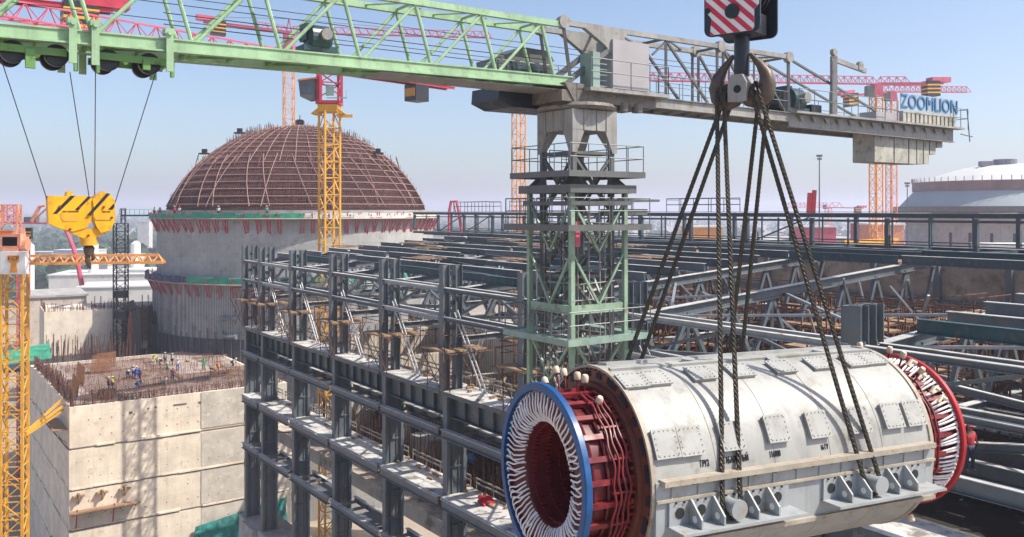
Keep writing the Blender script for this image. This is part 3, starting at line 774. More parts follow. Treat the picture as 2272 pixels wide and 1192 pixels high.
for z in (-2.3, -7.4):
    b.obox(K(0, 0, z), JX * 1.2, JY * 1.2, Z3 * .02); rail(b, [K(-1.15, -1.15, z), K(1.15, -1.15, z)], 1.0, .018, .8); rail(b, [K(-1.15, 1.1, z), K(-1.15, -1.15, z)], 1.0, .018, .8)
b.build('rest_platform', M['crane_grey_d'], crane)
b = MB()
for z, h, t in ((.86, 1.58, .32), (.30, 1.45, .16)):
    for sy in (-1, 1): b.obox(K(0, sy * h, z), JX * (h + .12), JY * .13, Z3 * t / 2); b.obox(K(sy * h, 0, z - .003), JX * .13, JY * (h - .13), Z3 * t / 2)
for sx in (-1, 1):
    for sy in (-1, 1):
        b.hexa([K(sx * .85, sy * .85, .9), K(sx * 1.5, sy * .85, .9), K(sx * 1.5, sy * 1.5, .9), K(sx * .85, sy * 1.5, .9), K(sx * .9, sy * .9, 1.42), K(sx * 1.1, sy * .9, 1.42), K(sx * 1.1, sy * 1.1, 1.42), K(sx * .9, sy * 1.1, 1.42)])
b.obox(K(1.75, -.7, .42), JX * 1.5, JY * .75, Z3 * .05); b.obox(K(2.4, -.1, .0), JX * .9, JY * .3, Z3 * .05); b.obox(K(1.6, -1.1, -.05), JX * 1.2, JY * .1, Z3 * .12)
b.build('collar_beam', M['crane_grey_d'], crane)
def platform(z, h, gaps, matp, hin=1.08):
    b = MB()
    for sy in (-1, 1): b.obox(K(0, sy * (h + hin) / 2, z), JX * h, JY * (h - hin) / 2, Z3 * .03); b.obox(K(sy * (h + hin) / 2, 0, z), JX * (h - hin) / 2, JY * hin, Z3 * .03)
    for sy in (-1, 1): b.obox(K(0, sy * (h + .02), z - .03), JX * (h + .04), JY * .02, Z3 * .12); b.obox(K(sy * (h + .02), 0, z - .03), JX * .02, JY * h, Z3 * .12)
    o = b.build('platform', matp, crane)
    b = MB(); c = [K(-h, -h, z), K(h, -h, z), K(h, h, z), K(-h, h, z)]
    for i in range(4):
        p, q = c[i], c[(i + 1) % 4]
        for a0, a1 in ((.01, .48), (.52, .99)): rail(b, [p.lerp(q, a0), p.lerp(q, a1)], 1.12, .021, 1.0)
    b.build('platform_rail', M['rail'], o)
platform(1.46, 1.92, 0, M['crane_grey_d']); platform(-.62, 2.1, 0, M['crane_grey_d'], 1.55); platform(-4.95, 2.12, 0, pm('pale_green_grating', (.24, .33, .27), .5, 0, .2, 1.5), 1.55)
b = MB(); b.obox(K(-1.0, -1.2, -.9), JX * .12, JY * .1, Z3 * .5); b.build('signal_plate', M['redpink'], crane)

# yellow hook block hanging from its trolley ----------------------
YP = K(-18.35, 0, 0)
def yp(u, v, off=0): return plane_hit(90 + u / 5.958, 410 + v / 5.96, YP - JY * off, JY)
yb = empty('crane_hook_block', yp(640, 900), 'yellow hook block with black diagonal stripes hanging below the green jib', 'hook block')
lp = [(95, 148), (345, 148), (352, 95), (385, 82), (420, 95), (425, 146), (640, 150), (690, 190), (700, 300), (690, 470), (600, 570), (420, 620), (250, 575), (105, 515)]
rp = [(722, 150), (830, 88), (925, 132), (985, 215), (988, 470), (930, 600), (800, 640), (745, 560), (698, 440), (705, 300), (690, 200)]
mp = [(300, 590), (430, 560), (585, 585), (740, 575), (900, 560), (935, 600), (720, 705), (550, 705)]
b = MB(); b.prism([yp(*q, .22) for q in lp], JY * .44); b.prism([yp(*q, .27) for q in rp], JY * .54); b.prism([yp(*q, .18) for q in mp], JY * .36)
bh = b
b = MB()
for q in ([(160, 385), (395, 147), (460, 147), (215, 388)], [(455, 332), (630, 150), (672, 165), (490, 340)]): b.prism([yp(*k, .226) for k in q], JY * .012)
for q in ([(612, 405), (875, 112), (922, 122), (660, 408)], [(890, 330), (978, 240), (978, 295), (950, 332)]): b.prism([yp(*k, .276) for k in q], JY * .012)
b.build('black_stripe', M['black'], yb)
b = MB(); b.prism([yp(*q, .232) for q in ((270, 400), (505, 400), (505, 440), (480, 485), (305, 485), (270, 440))], JY * .03); b.build('cover_plate', M['yellow'], yb)
b = MB(); b.prism([yp(*q, .29) for q in ((712, 420), (940, 420), (940, 465), (730, 465))], JY * .03)
b.build('cover_plate', M['yellow'], yb)
b = bh; b.cur = 1
for q, o in (((320, 352), .228), ((385, 352), .228), ((440, 352), .228), ((480, 352), .228), ((840, 355), .278), ((900, 355), .278)):
    c = yp(*q, o); b.obox(c, JX * .05, JY * .008, Z3 * .015)
for q, o in (((250, 290), .24), ((520, 295), .24), ((835, 295), .285), ((852, 578), .2), ((632, 672), .2), ((390, 590), .24), ((940, 435), .285)): b.disc(yp(*q, o), -JY, .035, .03, 10)
b.build('block_housing', [M['yellow_h'], M['rust']], yb)
b = MB(); c = yp(635, 700); b.tube([yp(635, 700), yp(635, 800)], .24, 20); b.build('swivel', M['yellow'], yb, smooth=True)
b = MB(); b.tube([yp(640, 800), yp(640, 840), yp(640, 930)], [.1, .16, .12], 14)
b.tube([yp(625, 930), yp(618, 1000), yp(640, 1060), yp(655, 1115)], [.07, .08, .07, .03], 8); b.tube([yp(640, 900), yp(690, 920), yp(700, 980), yp(680, 1010)], [.05, .06, .05, .02], 8)
b.build('hook', M['hookm'], yb, smooth=True)
b = MB()
for (px, py), q in (((2, 130), (88, 205)), ((155, 160), (640, 150)), ((212, 148), (716, 160)), ((344, 166), (985, 240))):
    b.tube([plane_hit(px, py, YP - JY * .4, JY), yp(*q)], .014, 5)
b.build('hoist_rope', M['cable'], yb)
# ================================================================== the turbine hall steel frame
HO = V((-26.6, 88.0, 0)); HU = V((.5774, -.8165, 0)); HE = V((.8165, .5774, 0))
def B(u, w, z): return HO + HU * u + HE * w + Z3 * z
US = [0, 4.8, 12.7, 21.3, 30.1, 38.6, 47.2, 55.6, 68.1, 80.5]
hall = empty('turbine_hall_frame', B(34, 14, GROUND), 'open blue grey steel frame of a turbine hall with crane girders and bare roof purlins', 'steel building')
for i, u in enumerate(US):
    b = MB(); zt = -3.46
    for w in (.0, .95):                                                     # split upper shaft
        b.obox(B(u, w, (zt - 11.5) / 2), HU * .02, HE * .22, Z3 * ((zt + 11.5) / 2))
        for k in (-.24, .24): b.obox(B(u, w + k, (zt - 11.5) / 2), HU * .25, HE * .02, Z3 * ((zt + 11.5) / 2))
    for k in range(5): b.obox(B(u, .475, -4.3 - k * 1.6), HU * .03, HE * .22, Z3 * .14)
    zb = -31.0; c = (zb - 11.5) / 2; hz = (-11.5 - zb) / 2                     # laced lower shaft
    for w in (.12, 1.38): b.obox(B(u, w, c), HU * .26, HE * .10, Z3 * hz)
    b.obox(B(u, .75, c), HU * .06, HE * .55, Z3 * hz)
    for w in (.5, 1.0): b.obox(B(u, w, c), HU * .15, HE * .03, Z3 * (hz - .003))
    for k in range(9): b.obox(B(u, .75, -12.6 - k * 1.9), HU * .18, HE * .53, Z3 * .05)
    for z in (-16.2, -20.6, -25.2):
        b.obox(B(u, .12, z), HU * .30, HE * .13, Z3 * .38); b.obox(B(u, 1.38, z), HU * .30, HE * .13, Z3 * .38)
    for z in (-5.0, -6.85): b.obox(B(u, -.22, z), HU * .40, HE * .03, Z3 * .26); b.obox(B(u, .7, z), HU * .30, HE * .03, Z3 * .24)
    b.build('column', M['steel'], hall)
    if i in (8,):
        b = MB(); b.obox(B(u - .3, .5, -5.4), HU * .28, HE * .75, Z3 * 1.9)
        for w in (.0, .5, 1.0): b.obox(B(u - .3, w + .3, -5.4), HU * .32, HE * .02, Z3 * 1.92)
        b.build('column_cap', M['steel'], hall)
for i in range(len(US) - 1):
    u0, u1 = US[i] + .34, US[i + 1] - .34; um = (u0 + u1) / 2; hu = (u1 - u0) / 2
    for z in (-5.0, -6.85):
        b = MB(); b.ibeam(B(u0 - .1, -.15, z), B(u1 + .1, -.15, z), .26, .30, .03); b.ibeam(B(u0 - .1, .95, z), B(u1 + .1, .95, z), .24, .24, .03); b.build('eaves_rail', M['galv'] if i % 3 == 1 else M['steel'], hall)
    b = MB(); b.bar(B(u0, .95, -6.7), B(um, .95, -5.1), .14, .14); b.bar(B(um, .95, -5.1), B(u1, .95, -6.7), .14, .14)
    if i < 8: b.bar(B(u0, 1.0, -6.8), B(um, 4.8, -6.8), .16, .16); b.bar(B(um, 4.8, -6.8), B(u1, 1.0, -6.8), .16, .16)
    b.build('eaves_brace', M['steel'], hall)
    b = MB(); b.obox(B(um, 1.0, -11.50), HU * (hu + .20), HE * 1.28, Z3 * .03); b.build('crane_girder_plate', M['plate'], hall)
    b = MB(); b.obox(B(um, .55, -12.35), HU * hu, HE * .03, Z3 * .81); b.obox(B(um, 1.75, -12.35), HU * hu, HE * .03, Z3 * .81); b.obox(B(um, .55, -13.17), HU * hu, HE * .30, Z3 * .03)
    n = max(2, int(2 * hu / 1.35))
    for k in range(1, n): b.obox(B(u0 + 2 * hu * k / n, .42, -12.35), HU * .012, HE * .12, Z3 * .80)
    b.obox(B(um, -.28, -11.6), HU * (hu + .2), HE * .02, Z3 * .13)
    b.build('crane_girder', M['steel_d'], hall)
    b = MB(); b.ibeam(B(u0 - .1, -.30, -14.1), B(u1 + .1, -.30, -14.1), .55, .42, .04); b.ibeam(B(u0, 1.6, -14.1), B(u1, 1.6, -14.1), .5, .4, .04)
    for k in range(4): b.bar(B(u0 + 2 * hu * (k + .5) / 4, -.3, -14.1), B(u0 + 2 * hu * (k + .5) / 4, 1.6, -14.1), .2, .2)
    b.build('tie_beam', M['steel'], hall)
    b = MB(); b.obox(B(um, .95, -18.2), HU * (hu + .2), HE * 1.32, Z3 * .04); b.build('gallery_plate', M['plate'], hall)
    b = MB(); b.ibeam(B(u0 - .1, -.36, -18.56), B(u1 + .1, -.36, -18.56), .62, .3, .03); b.ibeam(B(u0, 2.1, -18.56), B(u1, 2.1, -18.56), .62, .3, .03)
    b.build('gallery_beam', M['steel'], hall)
    b = MB(); b.ibeam(B(u0 - .1, -.30, -23.2), B(u1 + .1, -.30, -23.2), .55, .34, .03); b.ibeam(B(u0, 1.7, -23.2), B(u1, 1.7, -23.2), .4, .3, .03)
    for k in range(5): b.bar(B(u0 + 2 * hu * (k + .5) / 5, -.3, -23.2), B(u0 + 2 * hu * (k + .5) / 5, 1.7, -23.2), .16, .2)
    b.obox(B(um + hu * .4, .7, -23.02), HU * hu * .4, HE * .8, Z3 * .02)
    b.build('lower_gallery', M['steel'], hall)
    if i < 8:
        for zz in (-11.5, -18.2):
            b = MB()
            for z in (.5, .8): b.tube([B(u0, 2.2, zz + z), B(u1, 2.2, zz + z)], .055, 6)
            for k in range(5): b.tube([B(u0 + 2 * hu * k / 4, 2.2, zz), B(u0 + 2 * hu * k / 4, 2.2, zz + .85)], .03, 5)
            b.build('gallery_rail', M['ochre'], hall)
b = MB(); b.obox(B(40, 1.4, -38.9), HU * 41.2, HE * 1.6, Z3 * 8.4)
for k in range(12): b.obox(B(2.5 + k * 6.6, -.45, -31.2), HU * 1.6, HE * .22, Z3 * .72)
b.build('plinth', M['conc_dk'], hall)
# roof trusses, rising from the eaves to the lantern
WL = 27.4
def ztop(w): return -5.25 + (w - .95) * (1.85 / (WL - .95))
for i, u in enumerate(US):
    b = MB(); b.ibeam(B(u, .95, ztop(.95)), B(u, WL, ztop(WL)), .55, .42, .035); b.build('truss_top_chord', M['steel'], hall)
    b = MB(); b.ibeam(B(u, .95, -8.3), B(u, WL + 6, -8.0), .40, .36, .035); n = 8
    for k in range(n):
        w0 = .95 + (WL - .95) * k / n; w1 = .95 + (WL - .95) * (k + 1) / n; wm = (w0 + w1) / 2
        b.bar(B(u, w0, ztop(w0) - .2), B(u, wm, -8.15), .20, .22); b.bar(B(u, wm, -8.15), B(u, w1, ztop(w1) - .2), .20, .22)
        if k % 2: b.bar(B(u, w0, ztop(w0) - .2), B(u, w0, -8.15), .16, .16)
        b.prism([B(u - .03, wm - .55, -8.1), B(u - .03, wm + .55, -8.1), B(u - .03, wm + .25, -7.4), B(u - .03, wm - .25, -7.4)], HU * .06)
    b.build('truss_web', M['steel'], hall)
rngp = random.Random(99)
M['steel_t'] = pm('teal_primer_steel', (.03, .085, .10), .5, 0, .3, .7, (.14, .12, .10), .42, streak=.35, fine=.2)
for i in range(len(US) - 1):
    for k in ((7, 8) if i in (6, 7) else (0, 1, 2, 3, 7, 8) if i == 8 else range(9)):
        w = 3.4 + k * 2.85 + rngp.uniform(-.4, .4); z = ztop(w) + .56
        if rngp.random() < .10 and k < 7: continue
        b = MB(); b.ibeam(B(US[i] + .06, w, z), B(US[i + 1] - .06, w, z), .56, .34, .035, Z3); b.build('purlin', rngp.choice((M['steel_d'], M['steel_d'], M['steel_t'], M['steel'])), hall)
    if i % 2 == 0 or i > 6:
        b = MB(); b.bar(B(US[i], 3, ztop(3) - .15), B(US[i + 1], 12, ztop(12) - .15), .14, .12); b.bar(B(US[i + 1], 3, ztop(3) - .15), B(US[i], 12, ztop(12) - .15), .14, .12)
        b.bar(B(US[i], 10, -8.0), B(US[i + 1], 18, -8.0), .2, .2); b.bar(B(US[i + 1], 10, -8.0), B(US[i], 18, -8.0), .2, .2)
        b.build('roof_brace', M['galv'], hall)
    b = MB(); b.ibeam(B(US[i], 9, -8.6), B(US[i + 1], 9, -8.6), .5, .3, .03); b.ibeam(B(US[i], 18, -8.6), B(US[i + 1], 18, -8.6), .5, .3, .03); b.build('longitudinal_tie', M['steel'], hall)
rngp = random.Random(5)
for k in range(56):
    b = MB(); i = rngp.choice((0, 1, 2, 3, 4, 5, 5, 6, 7)); u = US[i] + rngp.uniform(.3, 7.0); w = rngp.uniform(3, 22)
    p = B(u, w, ztop(w) - rngp.uniform(-.2, .4)); q = B(u + rngp.uniform(-2.5, 2.5), w + rngp.uniform(.5, 3.2), ztop(w) - rngp.uniform(.6, 3.6)); b.bar(p, q, rngp.uniform(.07, .15), .1); b.build('roof_brace', M['galv'], hall)
for k in range(40):
    b = MB(); i = rngp.choice((0, 1, 2, 3, 4, 5)); u = US[i] + .5; w = rngp.uniform(3.6, 24); b.tube([B(u, w, ztop(w) + .5), B(US[i + 1] - .5, w + rngp.uniform(-2, 2), ztop(w) + .4)], .03, 5); b.build('sag_rod', M['galv'], hall)
# near bays: floor framing and heavy diagonals seen past the red ring
for j, (p, q, t) in enumerate((((66, 3, -6.2), (80, 12, -9.6), .30), ((80, 3, -6.6), (66, 13, -10.0), .30), ((62, 4, -10.2), (80, 5.5, -7.4), .34), ((68, 10, -7.2), (80, 16, -10.4), .26))):
    b = MB(); b.ibeam(B(*p), B(*q), t, t, .035); b.build('diagonal_brace', M['steel'], hall)
for j, w in enumerate((2.6, 5.2, 8.0, 11.0, 14.0)):
    b = MB(); b.ibeam(B(57, w, -9.9 - .06 * j), B(88, w, -9.9 - .06 * j), .62, .36, .03); b.build('floor_beam', M['steel'], hall)
b = MB()
for k in range(6): b.obox(B(60 + k * 4.6, 12.8, -11.2), HU * .22, HE * .22, Z3 * 1.1)
b.ibeam(B(56, 12.8, -12.4), B(88, 12.8, -12.4), .9, .4, .04); b.build('floor_beam', M['steel_d'], hall)
# lantern along the ridge
LB, LT = -2.75, -.32
for w, nm in ((WL, 'lantern_frame'), (WL + 5.6, 'lantern_frame')):
    b = MB(); b.ibeam(B(-15.2, w, LT), B(86, w, LT), .32, .28, .04); b.ibeam(B(-15.2, w, LB), B(86, w, LB), .28, .28, .04); b.bar(B(-15, w, LT - .42), B(86, w, LT - .42), .1, .1); b.bar(B(-15, w, LB + .45), B(86, w, LB + .45), .08, .08)
    b.obox(B(35, w, LT + .24), HU * 50.5, HE * .30, Z3 * .012)
    k = 0; u = -14.8
    while u < 86:
        t = .28 if k % 2 == 0 else .11
        b.obox(B(u, w, (LB + LT) / 2), HU * t / 2, HE * t / 2, Z3 * ((LT - LB) / 2 - .2)); u += 3.05; k += 1
    b.build(nm, M['steel_d'], hall)
b = MB()
for k in range(18):
    u = -14.8 + k * 6.1; b.ibeam(B(u, WL, LT + .02), B(u, WL + 5.6, LT + .02), .3, .24, .03)
    b.bar(B(u, WL + .3, LB), B(u, WL + 5.6, LB), .2, .2)
    if k in (1, 2, 5, 9, 13): b.bar(B(u + .2, WL, LB + .2), B(u + 5.8, WL, LT - .2), .1, .1)
b.build('lantern_tie', M['steel_d'], hall)
b = MB()
for k in range(4): b.ibeam(B(-14, WL + .9 + k * 1.1, LB - .25 + .02 * k), B(84, WL + .9 + k * 1.1, LB - .25 + .02 * k), .16, .4, .03)
b.build('ridge_beam', M['steel'], hall)
for u0, u1 in ((30.5, 37.5), (-6, 2.0), (6, 10)):
    b = MB(); rail(b, [B(u0, WL + .6, LT + .2), B(u1, WL + .6, LT + .2)], 1.2, .035, 1.6); rail(b, [B(u0, WL + 2.2, LT + .2), B(u1, WL + 2.2, LT + .2)], 1.2, .035, 1.6)
    for uu in (u0, u1): b.tube([B(uu, WL + .6, LT + 1.3), B(uu, WL + 2.2, LT + 1.3)], .035, 5)
    b.build('lantern_rail', M['steel_d'], hall)
b = MB()
for u, w in ((52.5, WL), (41, WL + .2), (63.5, WL - 1), (20, WL), (70, 22)): b.bar(B(u, w, LB - .3), B(u, w, LB + 1.1), .06, .06)
b.build('stub_post', M['black'], hall)

# ladders, one leaning on each girder bay --------------------------------
def ladder(p, q, label, wd=.42):
    p = V(p); q = V(q); d = (q - p).normalized(); sd = d.cross(HE).normalized()
    if sd.length < .5: sd = HU
    b = MB(); L = (q - p).length
    for k in (-1, 1): b.bar(p + sd * wd / 2 * k, q + sd * wd / 2 * k, .05, .09)
    for k in range(int(L / .3)): b.tube([p + d * (.2 + .3 * k) - sd * wd / 2, p + d * (.2 + .3 * k) + sd * wd / 2], .02, 4)
    thing_mesh(b, 'ladder', M['ladder'], p, label, 'ladder', 'pale ladders leaning in the turbine hall bays')
nth = ['first', 'second', 'third', 'fourth', 'fifth', 'sixth', 'seventh', 'eighth']
for i in range(8):
    ladder(B(US[i] + 3.1 if i else 2.4, 1.1, -11.45), B(US[i] + .55, .5, -6.4), 'pale ladder leaning on the column head in the %s bay from the reactor end' % nth[i])
for i in (1, 3, 4, 5):
    ladder(B(US[i] + 5.2, 4.6, -10.2), B(US[i] + 5.9, 6.2, -3.9), 'pale ladder rising to the roof purlins inside the %s bay from the reactor end' % nth[i])
ladder(B(52, 5, -9.8), B(54.5, 6.6, -4.6), 'pale ladder standing by the slanting ropes, below the roof girder')
# timber working platforms round the column heads
proto = None
for i in range(7):
    u = US[i] + .25; z = -8.75
    if proto is None:
        t = empty('scaffold_platform', (0, 0, 0), 'x', 'scaffold platform', 'timber platforms round the column heads'); t['_o'] = (0, 0, 0)
        b = MB(); h = 1.55
        for sx in (-1, 1): b.obox(HU * (sx * 1.05), HU * .5, HE * h, Z3 * .05); b.obox(HE * (sx * 1.15), HU * .55, HE * .40, Z3 * .049)
        b.build('deck', M['wood'], t, local=True)
        b = MB()
        for sx in (-1, 1):
            for sy in (-1, 1):
                b.tube([HU * (sx * 1.5) + HE * (sy * h), HU * (sx * 1.5) + HE * (sy * h) + Z3 * 1.1], .03, 5)
                b.tube([HU * (sx * 1.5) + HE * (sy * h), HU * (sx * .3) + HE * (sy * .8) - Z3 * 2.6], .035, 5)
                b.tube([HU * (sx * 1.4) + HE * (sy * 1.1), HU * (sx * 1.4) + HE * (sy * 1.1) - Z3 * 2.68], .03, 5); b.tube([HU * (sx * 1.4) + HE * (sy * 1.1) - Z3 * .2, HU * (-sx * 1.4) + HE * (sy * 1.1) - Z3 * 2.5], .026, 5)
            b.tube([HU * (sx * 1.5) - HE * h + Z3 * 1.05, HU * (sx * 1.5) + HE * h + Z3 * 1.05], .03, 5); b.tube([HU * -1.5 + HE * (sx * h) + Z3 * 1.05, HU * 1.5 + HE * (sx * h) + Z3 * 1.05], .03, 5)
            b.tube([HU * (sx * 1.9) - HE * h - Z3 * .09, HU * (sx * 1.9) + HE * (h + .3) - Z3 * .09], .035, 5)
        b.build('scaffold_tube', M['rebar'], t, local=True)
        proto = t; t.location = B(u, .5, z); c = t
    else: c = copy_thing(proto, B(u, .5, z))
    c['label'] = 'timber scaffold platform hung round the %s column head from the reactor end' % nth[i]

rngp = random.Random(15)
for n_, (i, k) in enumerate(((0, 2), (1, 4), (2, 3), (3, 5), (4, 2), (4, 6), (5, 4), (3, 1), (2, 6))):
    b = MB(); w = 3.6 + k * 2.85; u = US[i] + 1.2; p = B(u, w, ztop(w) + .9)
    for q in range(6): b.obox(p + HU * rngp.uniform(0, 1.0) + HE * (q * .34) + Z3 * rngp.uniform(0, .12), HU * rngp.uniform(1.2, 2.4), HE * .14, Z3 * .03)
    tag(b.build('board_stack', M['wood'], None, origin=p), 'loose boards laid across the roof purlins of the turbine hall', 'boards', 'loose boards on the roof purlins')
# ================================================================== inside the hall
wallmat = M['conc_iv']
def hbox(name, mat, u0, u1, w0, w1, z0, z1, label, cat, group=None, extra=None):
    b = MB(); b.box(0, u1 - u0, 0, w1 - w0, 0, z1 - z0)
    if extra: extra(b)
    o = b.build(name, mat, None); o.location = B(u0, w0, z0); o.rotation_euler.z = math.atan2(HU.y, HU.x); return tag(o, label, cat, group)
sl = hbox('hall_floor', M['slab'], -8, 86, 3.0, 40, -23.2, -22.0, None, None); tag(sl, kind='structure')
for (u0, w0, w1, zt, lab) in ((11.0, 6.0, 15, -11.4, 'pale ribbed cross wall inside the hall behind the second facade bay'), (18.6, 6.5, 15, -12.6, 'pale ribbed cross wall inside the hall behind the third facade bay'),
        (26.4, 7.0, 15, -13.4, 'pale ribbed cross wall inside the hall behind the fourth facade bay'), (34.8, 8.0, 15, -16.0, 'low pale ribbed cross wall inside the hall behind the fifth facade bay')):
    hbox('inner_concrete_wall', M['conc_iv'], u0, u0 + .8, w0, w1, -22, zt, lab, 'concrete wall')
hbox('inner_concrete_wall', M['conc_iv'], 6, 30, 15.1, 16.0, -22, -9.8, 'long shaded concrete wall running behind the pale cross walls inside the hall', 'concrete wall')
hbox('inner_concrete_wall', M['conc'], 27.1, 60, 17.0, 18.0, -22, -13.8, 'lower plain concrete wall inside the hall behind the green crane tower', 'concrete wall')
hbox('turbine_pedestal', M['brown'], 32, 86, 9.0, 16.4, -15.2, -13.9, 'long raised concrete turbine table inside the hall, timber and rods on top', 'concrete table')
hbox('concrete_block', M['conc_iv'], 40.5, 44.5, 6.2, 9.4, -22, -19.0, 'pale concrete block on the hall floor just left of the blue ring', 'concrete block')
hbox('concrete_block', M['conc_dk'], 22, 25, 6.5, 8.6, -22, -18.6, 'grey concrete pier on the hall floor behind the fourth column', 'concrete block')
hbox('concrete_block', M['conc'], 30.6, 35.0, 9.4, 11.6, -22, -19.8, 'low wide concrete block on the hall floor between the fifth and sixth columns', 'concrete block')
b = MB()
rng = random.Random(5)
for k in range(1500):                                                       # starter bars standing out of the floor
    u = rng.choice((rng.uniform(5, 20), rng.uniform(21, 31), rng.uniform(31, 47))); w = rng.choice((4.6, 6.0, 8.2, 10.4, 12.6)) + rng.uniform(-.25, .25); h = rng.uniform(1.2, 4.8)
    b.bar(B(u, w, -22), B(u + rng.uniform(-.1, .1), w, -22 + h), .045, .045)
for k in range(700):
    u = rng.uniform(26, 50); w = 16.4 + rng.uniform(-.5, .5); h = rng.uniform(2, 5)
    b.bar(B(u, w, -16), B(u + rng.uniform(-.15, .15), w, -16 + h), .05, .05)
for k in range(160):
    u = rng.uniform(3, 60); w = rng.uniform(4, 13); L = rng.uniform(1, 3.5); a = rng.uniform(0, 6.3)
    b.bar(B(u, w, -21.9), B(u + math.cos(a) * L, w + math.sin(a) * L, -21.8 + rng.uniform(0, .3)), .07, .07)
tag(b.build('starter_bars', M['rebar'], None, origin=B(30, 8, -22)), 'rusty steel starter bars sticking up from the hall floor behind the columns', 'rebar', kind='stuff')
# scaffold towers: one proto, many copies
def scaf_proto(name, nx, ny, nz, dx, dz, label, group):
    b = MB(); d = MB(); rng = random.Random(nx * 7 + nz)
    for i in range(nx + 1):
        for j in range(ny + 1): b.bar((i * dx, j * dx, 0), (i * dx, j * dx, nz * dz + .7), .07, .07)
    for k in range(1, nz + 1):
        for j in range(ny + 1): b.bar((-.2, j * dx, k * dz), (nx * dx + .2, j * dx, k * dz), .06, .06); b.bar((-.2, j * dx, k * dz + .9 if k == nz else k * dz - dz / 2), (nx * dx + .2, j * dx, k * dz + .9 if k == nz else k * dz - dz / 2), .05, .05)
        for i in range(nx + 1): b.bar((i * dx, -.2, k * dz), (i * dx, ny * dx + .2, k * dz), .06, .06)
        for i in range(nx): b.bar((i * dx, 0, (k - 1) * dz), ((i + 1) * dx, 0, k * dz), .05, .05)
        for i in range(nx):
            if rng.random() < .7: d.box(i * dx + .05, (i + 1) * dx - .05, .1, ny * dx - rng.uniform(.1, .8), k * dz + .04, k * dz + .10)
    b.cur = 1; b.add(d.v, d.f); t = b.build(name, [M['rebar'], M['wood']], None); return tag(t, label, 'scaffold', group)
rzH = math.atan2(HU.y, HU.x)
gS = 'scaffold towers standing inside the turbine hall'
lab = 'rusty tube scaffold tower with timber planks inside the turbine hall, half hidden by roof steel'
sp = scaf_proto('scaffold_tower', 3, 1, 4, 1.6, 1.9, lab, gS); first = True
spots = []
rng = random.Random(21)
for k in range(96):
    u = 33 + (k % 16) * 3.4 + rng.uniform(-1, 1); w = [9.6, 13.2, 19.5, 22.5, 25.5, 29][k // 16] + rng.uniform(-.8, .8); zb = -13.9 if w < 16.4 and u > 32 else -16
    spots.append((u, w, zb + 0.02, rng.choice((0, 0, math.pi / 2))))
for k in range(22): spots.append((4 + (k % 11) * 3.9, (8.6 if k < 11 else 11.8) + (k % 2) * .8, -21.98, 0))
for (u, w, z, r_) in spots:
    if first: sp.location = B(u, w, z); sp.rotation_euler.z = rzH + r_; first = False
    else: copy_thing(sp, B(u, w, z), rzH + r_, None, (1, 1, rng.uniform(.85, 1.05) if z > -14.5 else rng.uniform(1.0, 1.25) if z > -17 else .8))
hbox('upper_hall_floor', M['brown'], 31, 86, 18.2, 44, -16.6, -16.0, None, None); ob = [o for o in col.objects if o.name.startswith('upper_hall_floor')][0]; tag(ob, kind='structure')
rw = empty('hall_rear_wall', B(-14, 45, 0), 'brownish unfinished rear wall closing the turbine hall below the roof lantern', 'wall'); rw['_o'] = (0, 0, 0); rw.rotation_euler.z = rzH
b = MB(); b.box(0, 102, 0, .5, -23, -4.6); b.build('wall_panel', M['brown'], rw, local=True)
b = MB()
for k in range(18): b.box(k * 6, k * 6 + .5, -.5, -.003, -23, -4.4)
for z in (-8, -12, -16): b.box(0, 102, -.35, -.002, z, z + .4)
b.build('wall_column', M['steel'], rw, local=True)
# timber and pipe stacks
def stack(name, kind, mat, p, rz, n, L, label, group):
    t = MB(); rng = random.Random(int(p.x * 31 + p.y * 7) & 1023)
    for k in range(n):
        y = (k % 5) * .26 + rng.uniform(-.03, .03); z = (k // 5) * .16; o = rng.uniform(-.5, .5)
        if kind == 'timber': t.box(-L / 2 + o, L / 2 + o, y - .11, y + .11, z + .01, z + .14)
        else: t.tube([(-L / 2 + o, y, z + .1), (L / 2 + o, y, z + .1)], .075, 6)
    o = t.build(name, mat, None); o.location = p; o.rotation_euler.z = rz
    tag(o, label, kind, group); return o
rng = random.Random(8)
for k in range(60):
    u = 34 + (k % 20) * 2.5 + rng.uniform(-1.5, 1.5); w = [9.8, 13.6, 21][k // 20] + rng.uniform(-.6, .6); z = -13.88 if w < 16.4 else -15.98
    if k % 3: stack('timber_stack', 'timber', M['wood'], B(u, w, z), rzH + rng.choice((0, 1.57, .3)), 18, 4, 'loose stack of site timber lying on the concrete inside the turbine hall', 'timber stacks in the turbine hall')
    else: stack('pipe_bundle', 'pipes', rng.choice((M['yellow'], M['orange_p'], M['galv'])), B(u, w, z), rzH + rng.choice((0, 1.57, .4)), 9, 5, 'bundle of long pipes lying on the concrete inside the turbine hall', 'pipe bundles in the turbine hall')
for k in range(7):
    stack('timber_stack', 'timber', M['wood'], B(6 + k * 6.1, 5.2 + (k % 3), -21.97), rzH + k * .6, 14, 3.2, 'loose stack of site timber on the low floor behind the facade columns', 'timber stacks on the low floor')
b = MB()
for j, w in enumerate((6.4, 9.3, 12.2)): b.obox(B(73, w, -10.35 - .06 * j), HU * 14, HE * .55, Z3 * .03)
rng = random.Random(4)
for k in range(90):
    u = rng.uniform(60, 86); w = rng.choice((6.4, 9.3, 12.2)) + rng.uniform(-.4, .4); L = rng.uniform(.5, 2.2); b.bar(B(u, w, -10.2), B(u + L, w + rng.uniform(-.3, .3), -10.15), rng.uniform(.06, .2), .06)
thing_mesh(b, 'plank_walkway', M['wood'], B(73, 8, -10.4), 'littered timber plank walkway on the steel floor beams past the red ring', 'walkway')
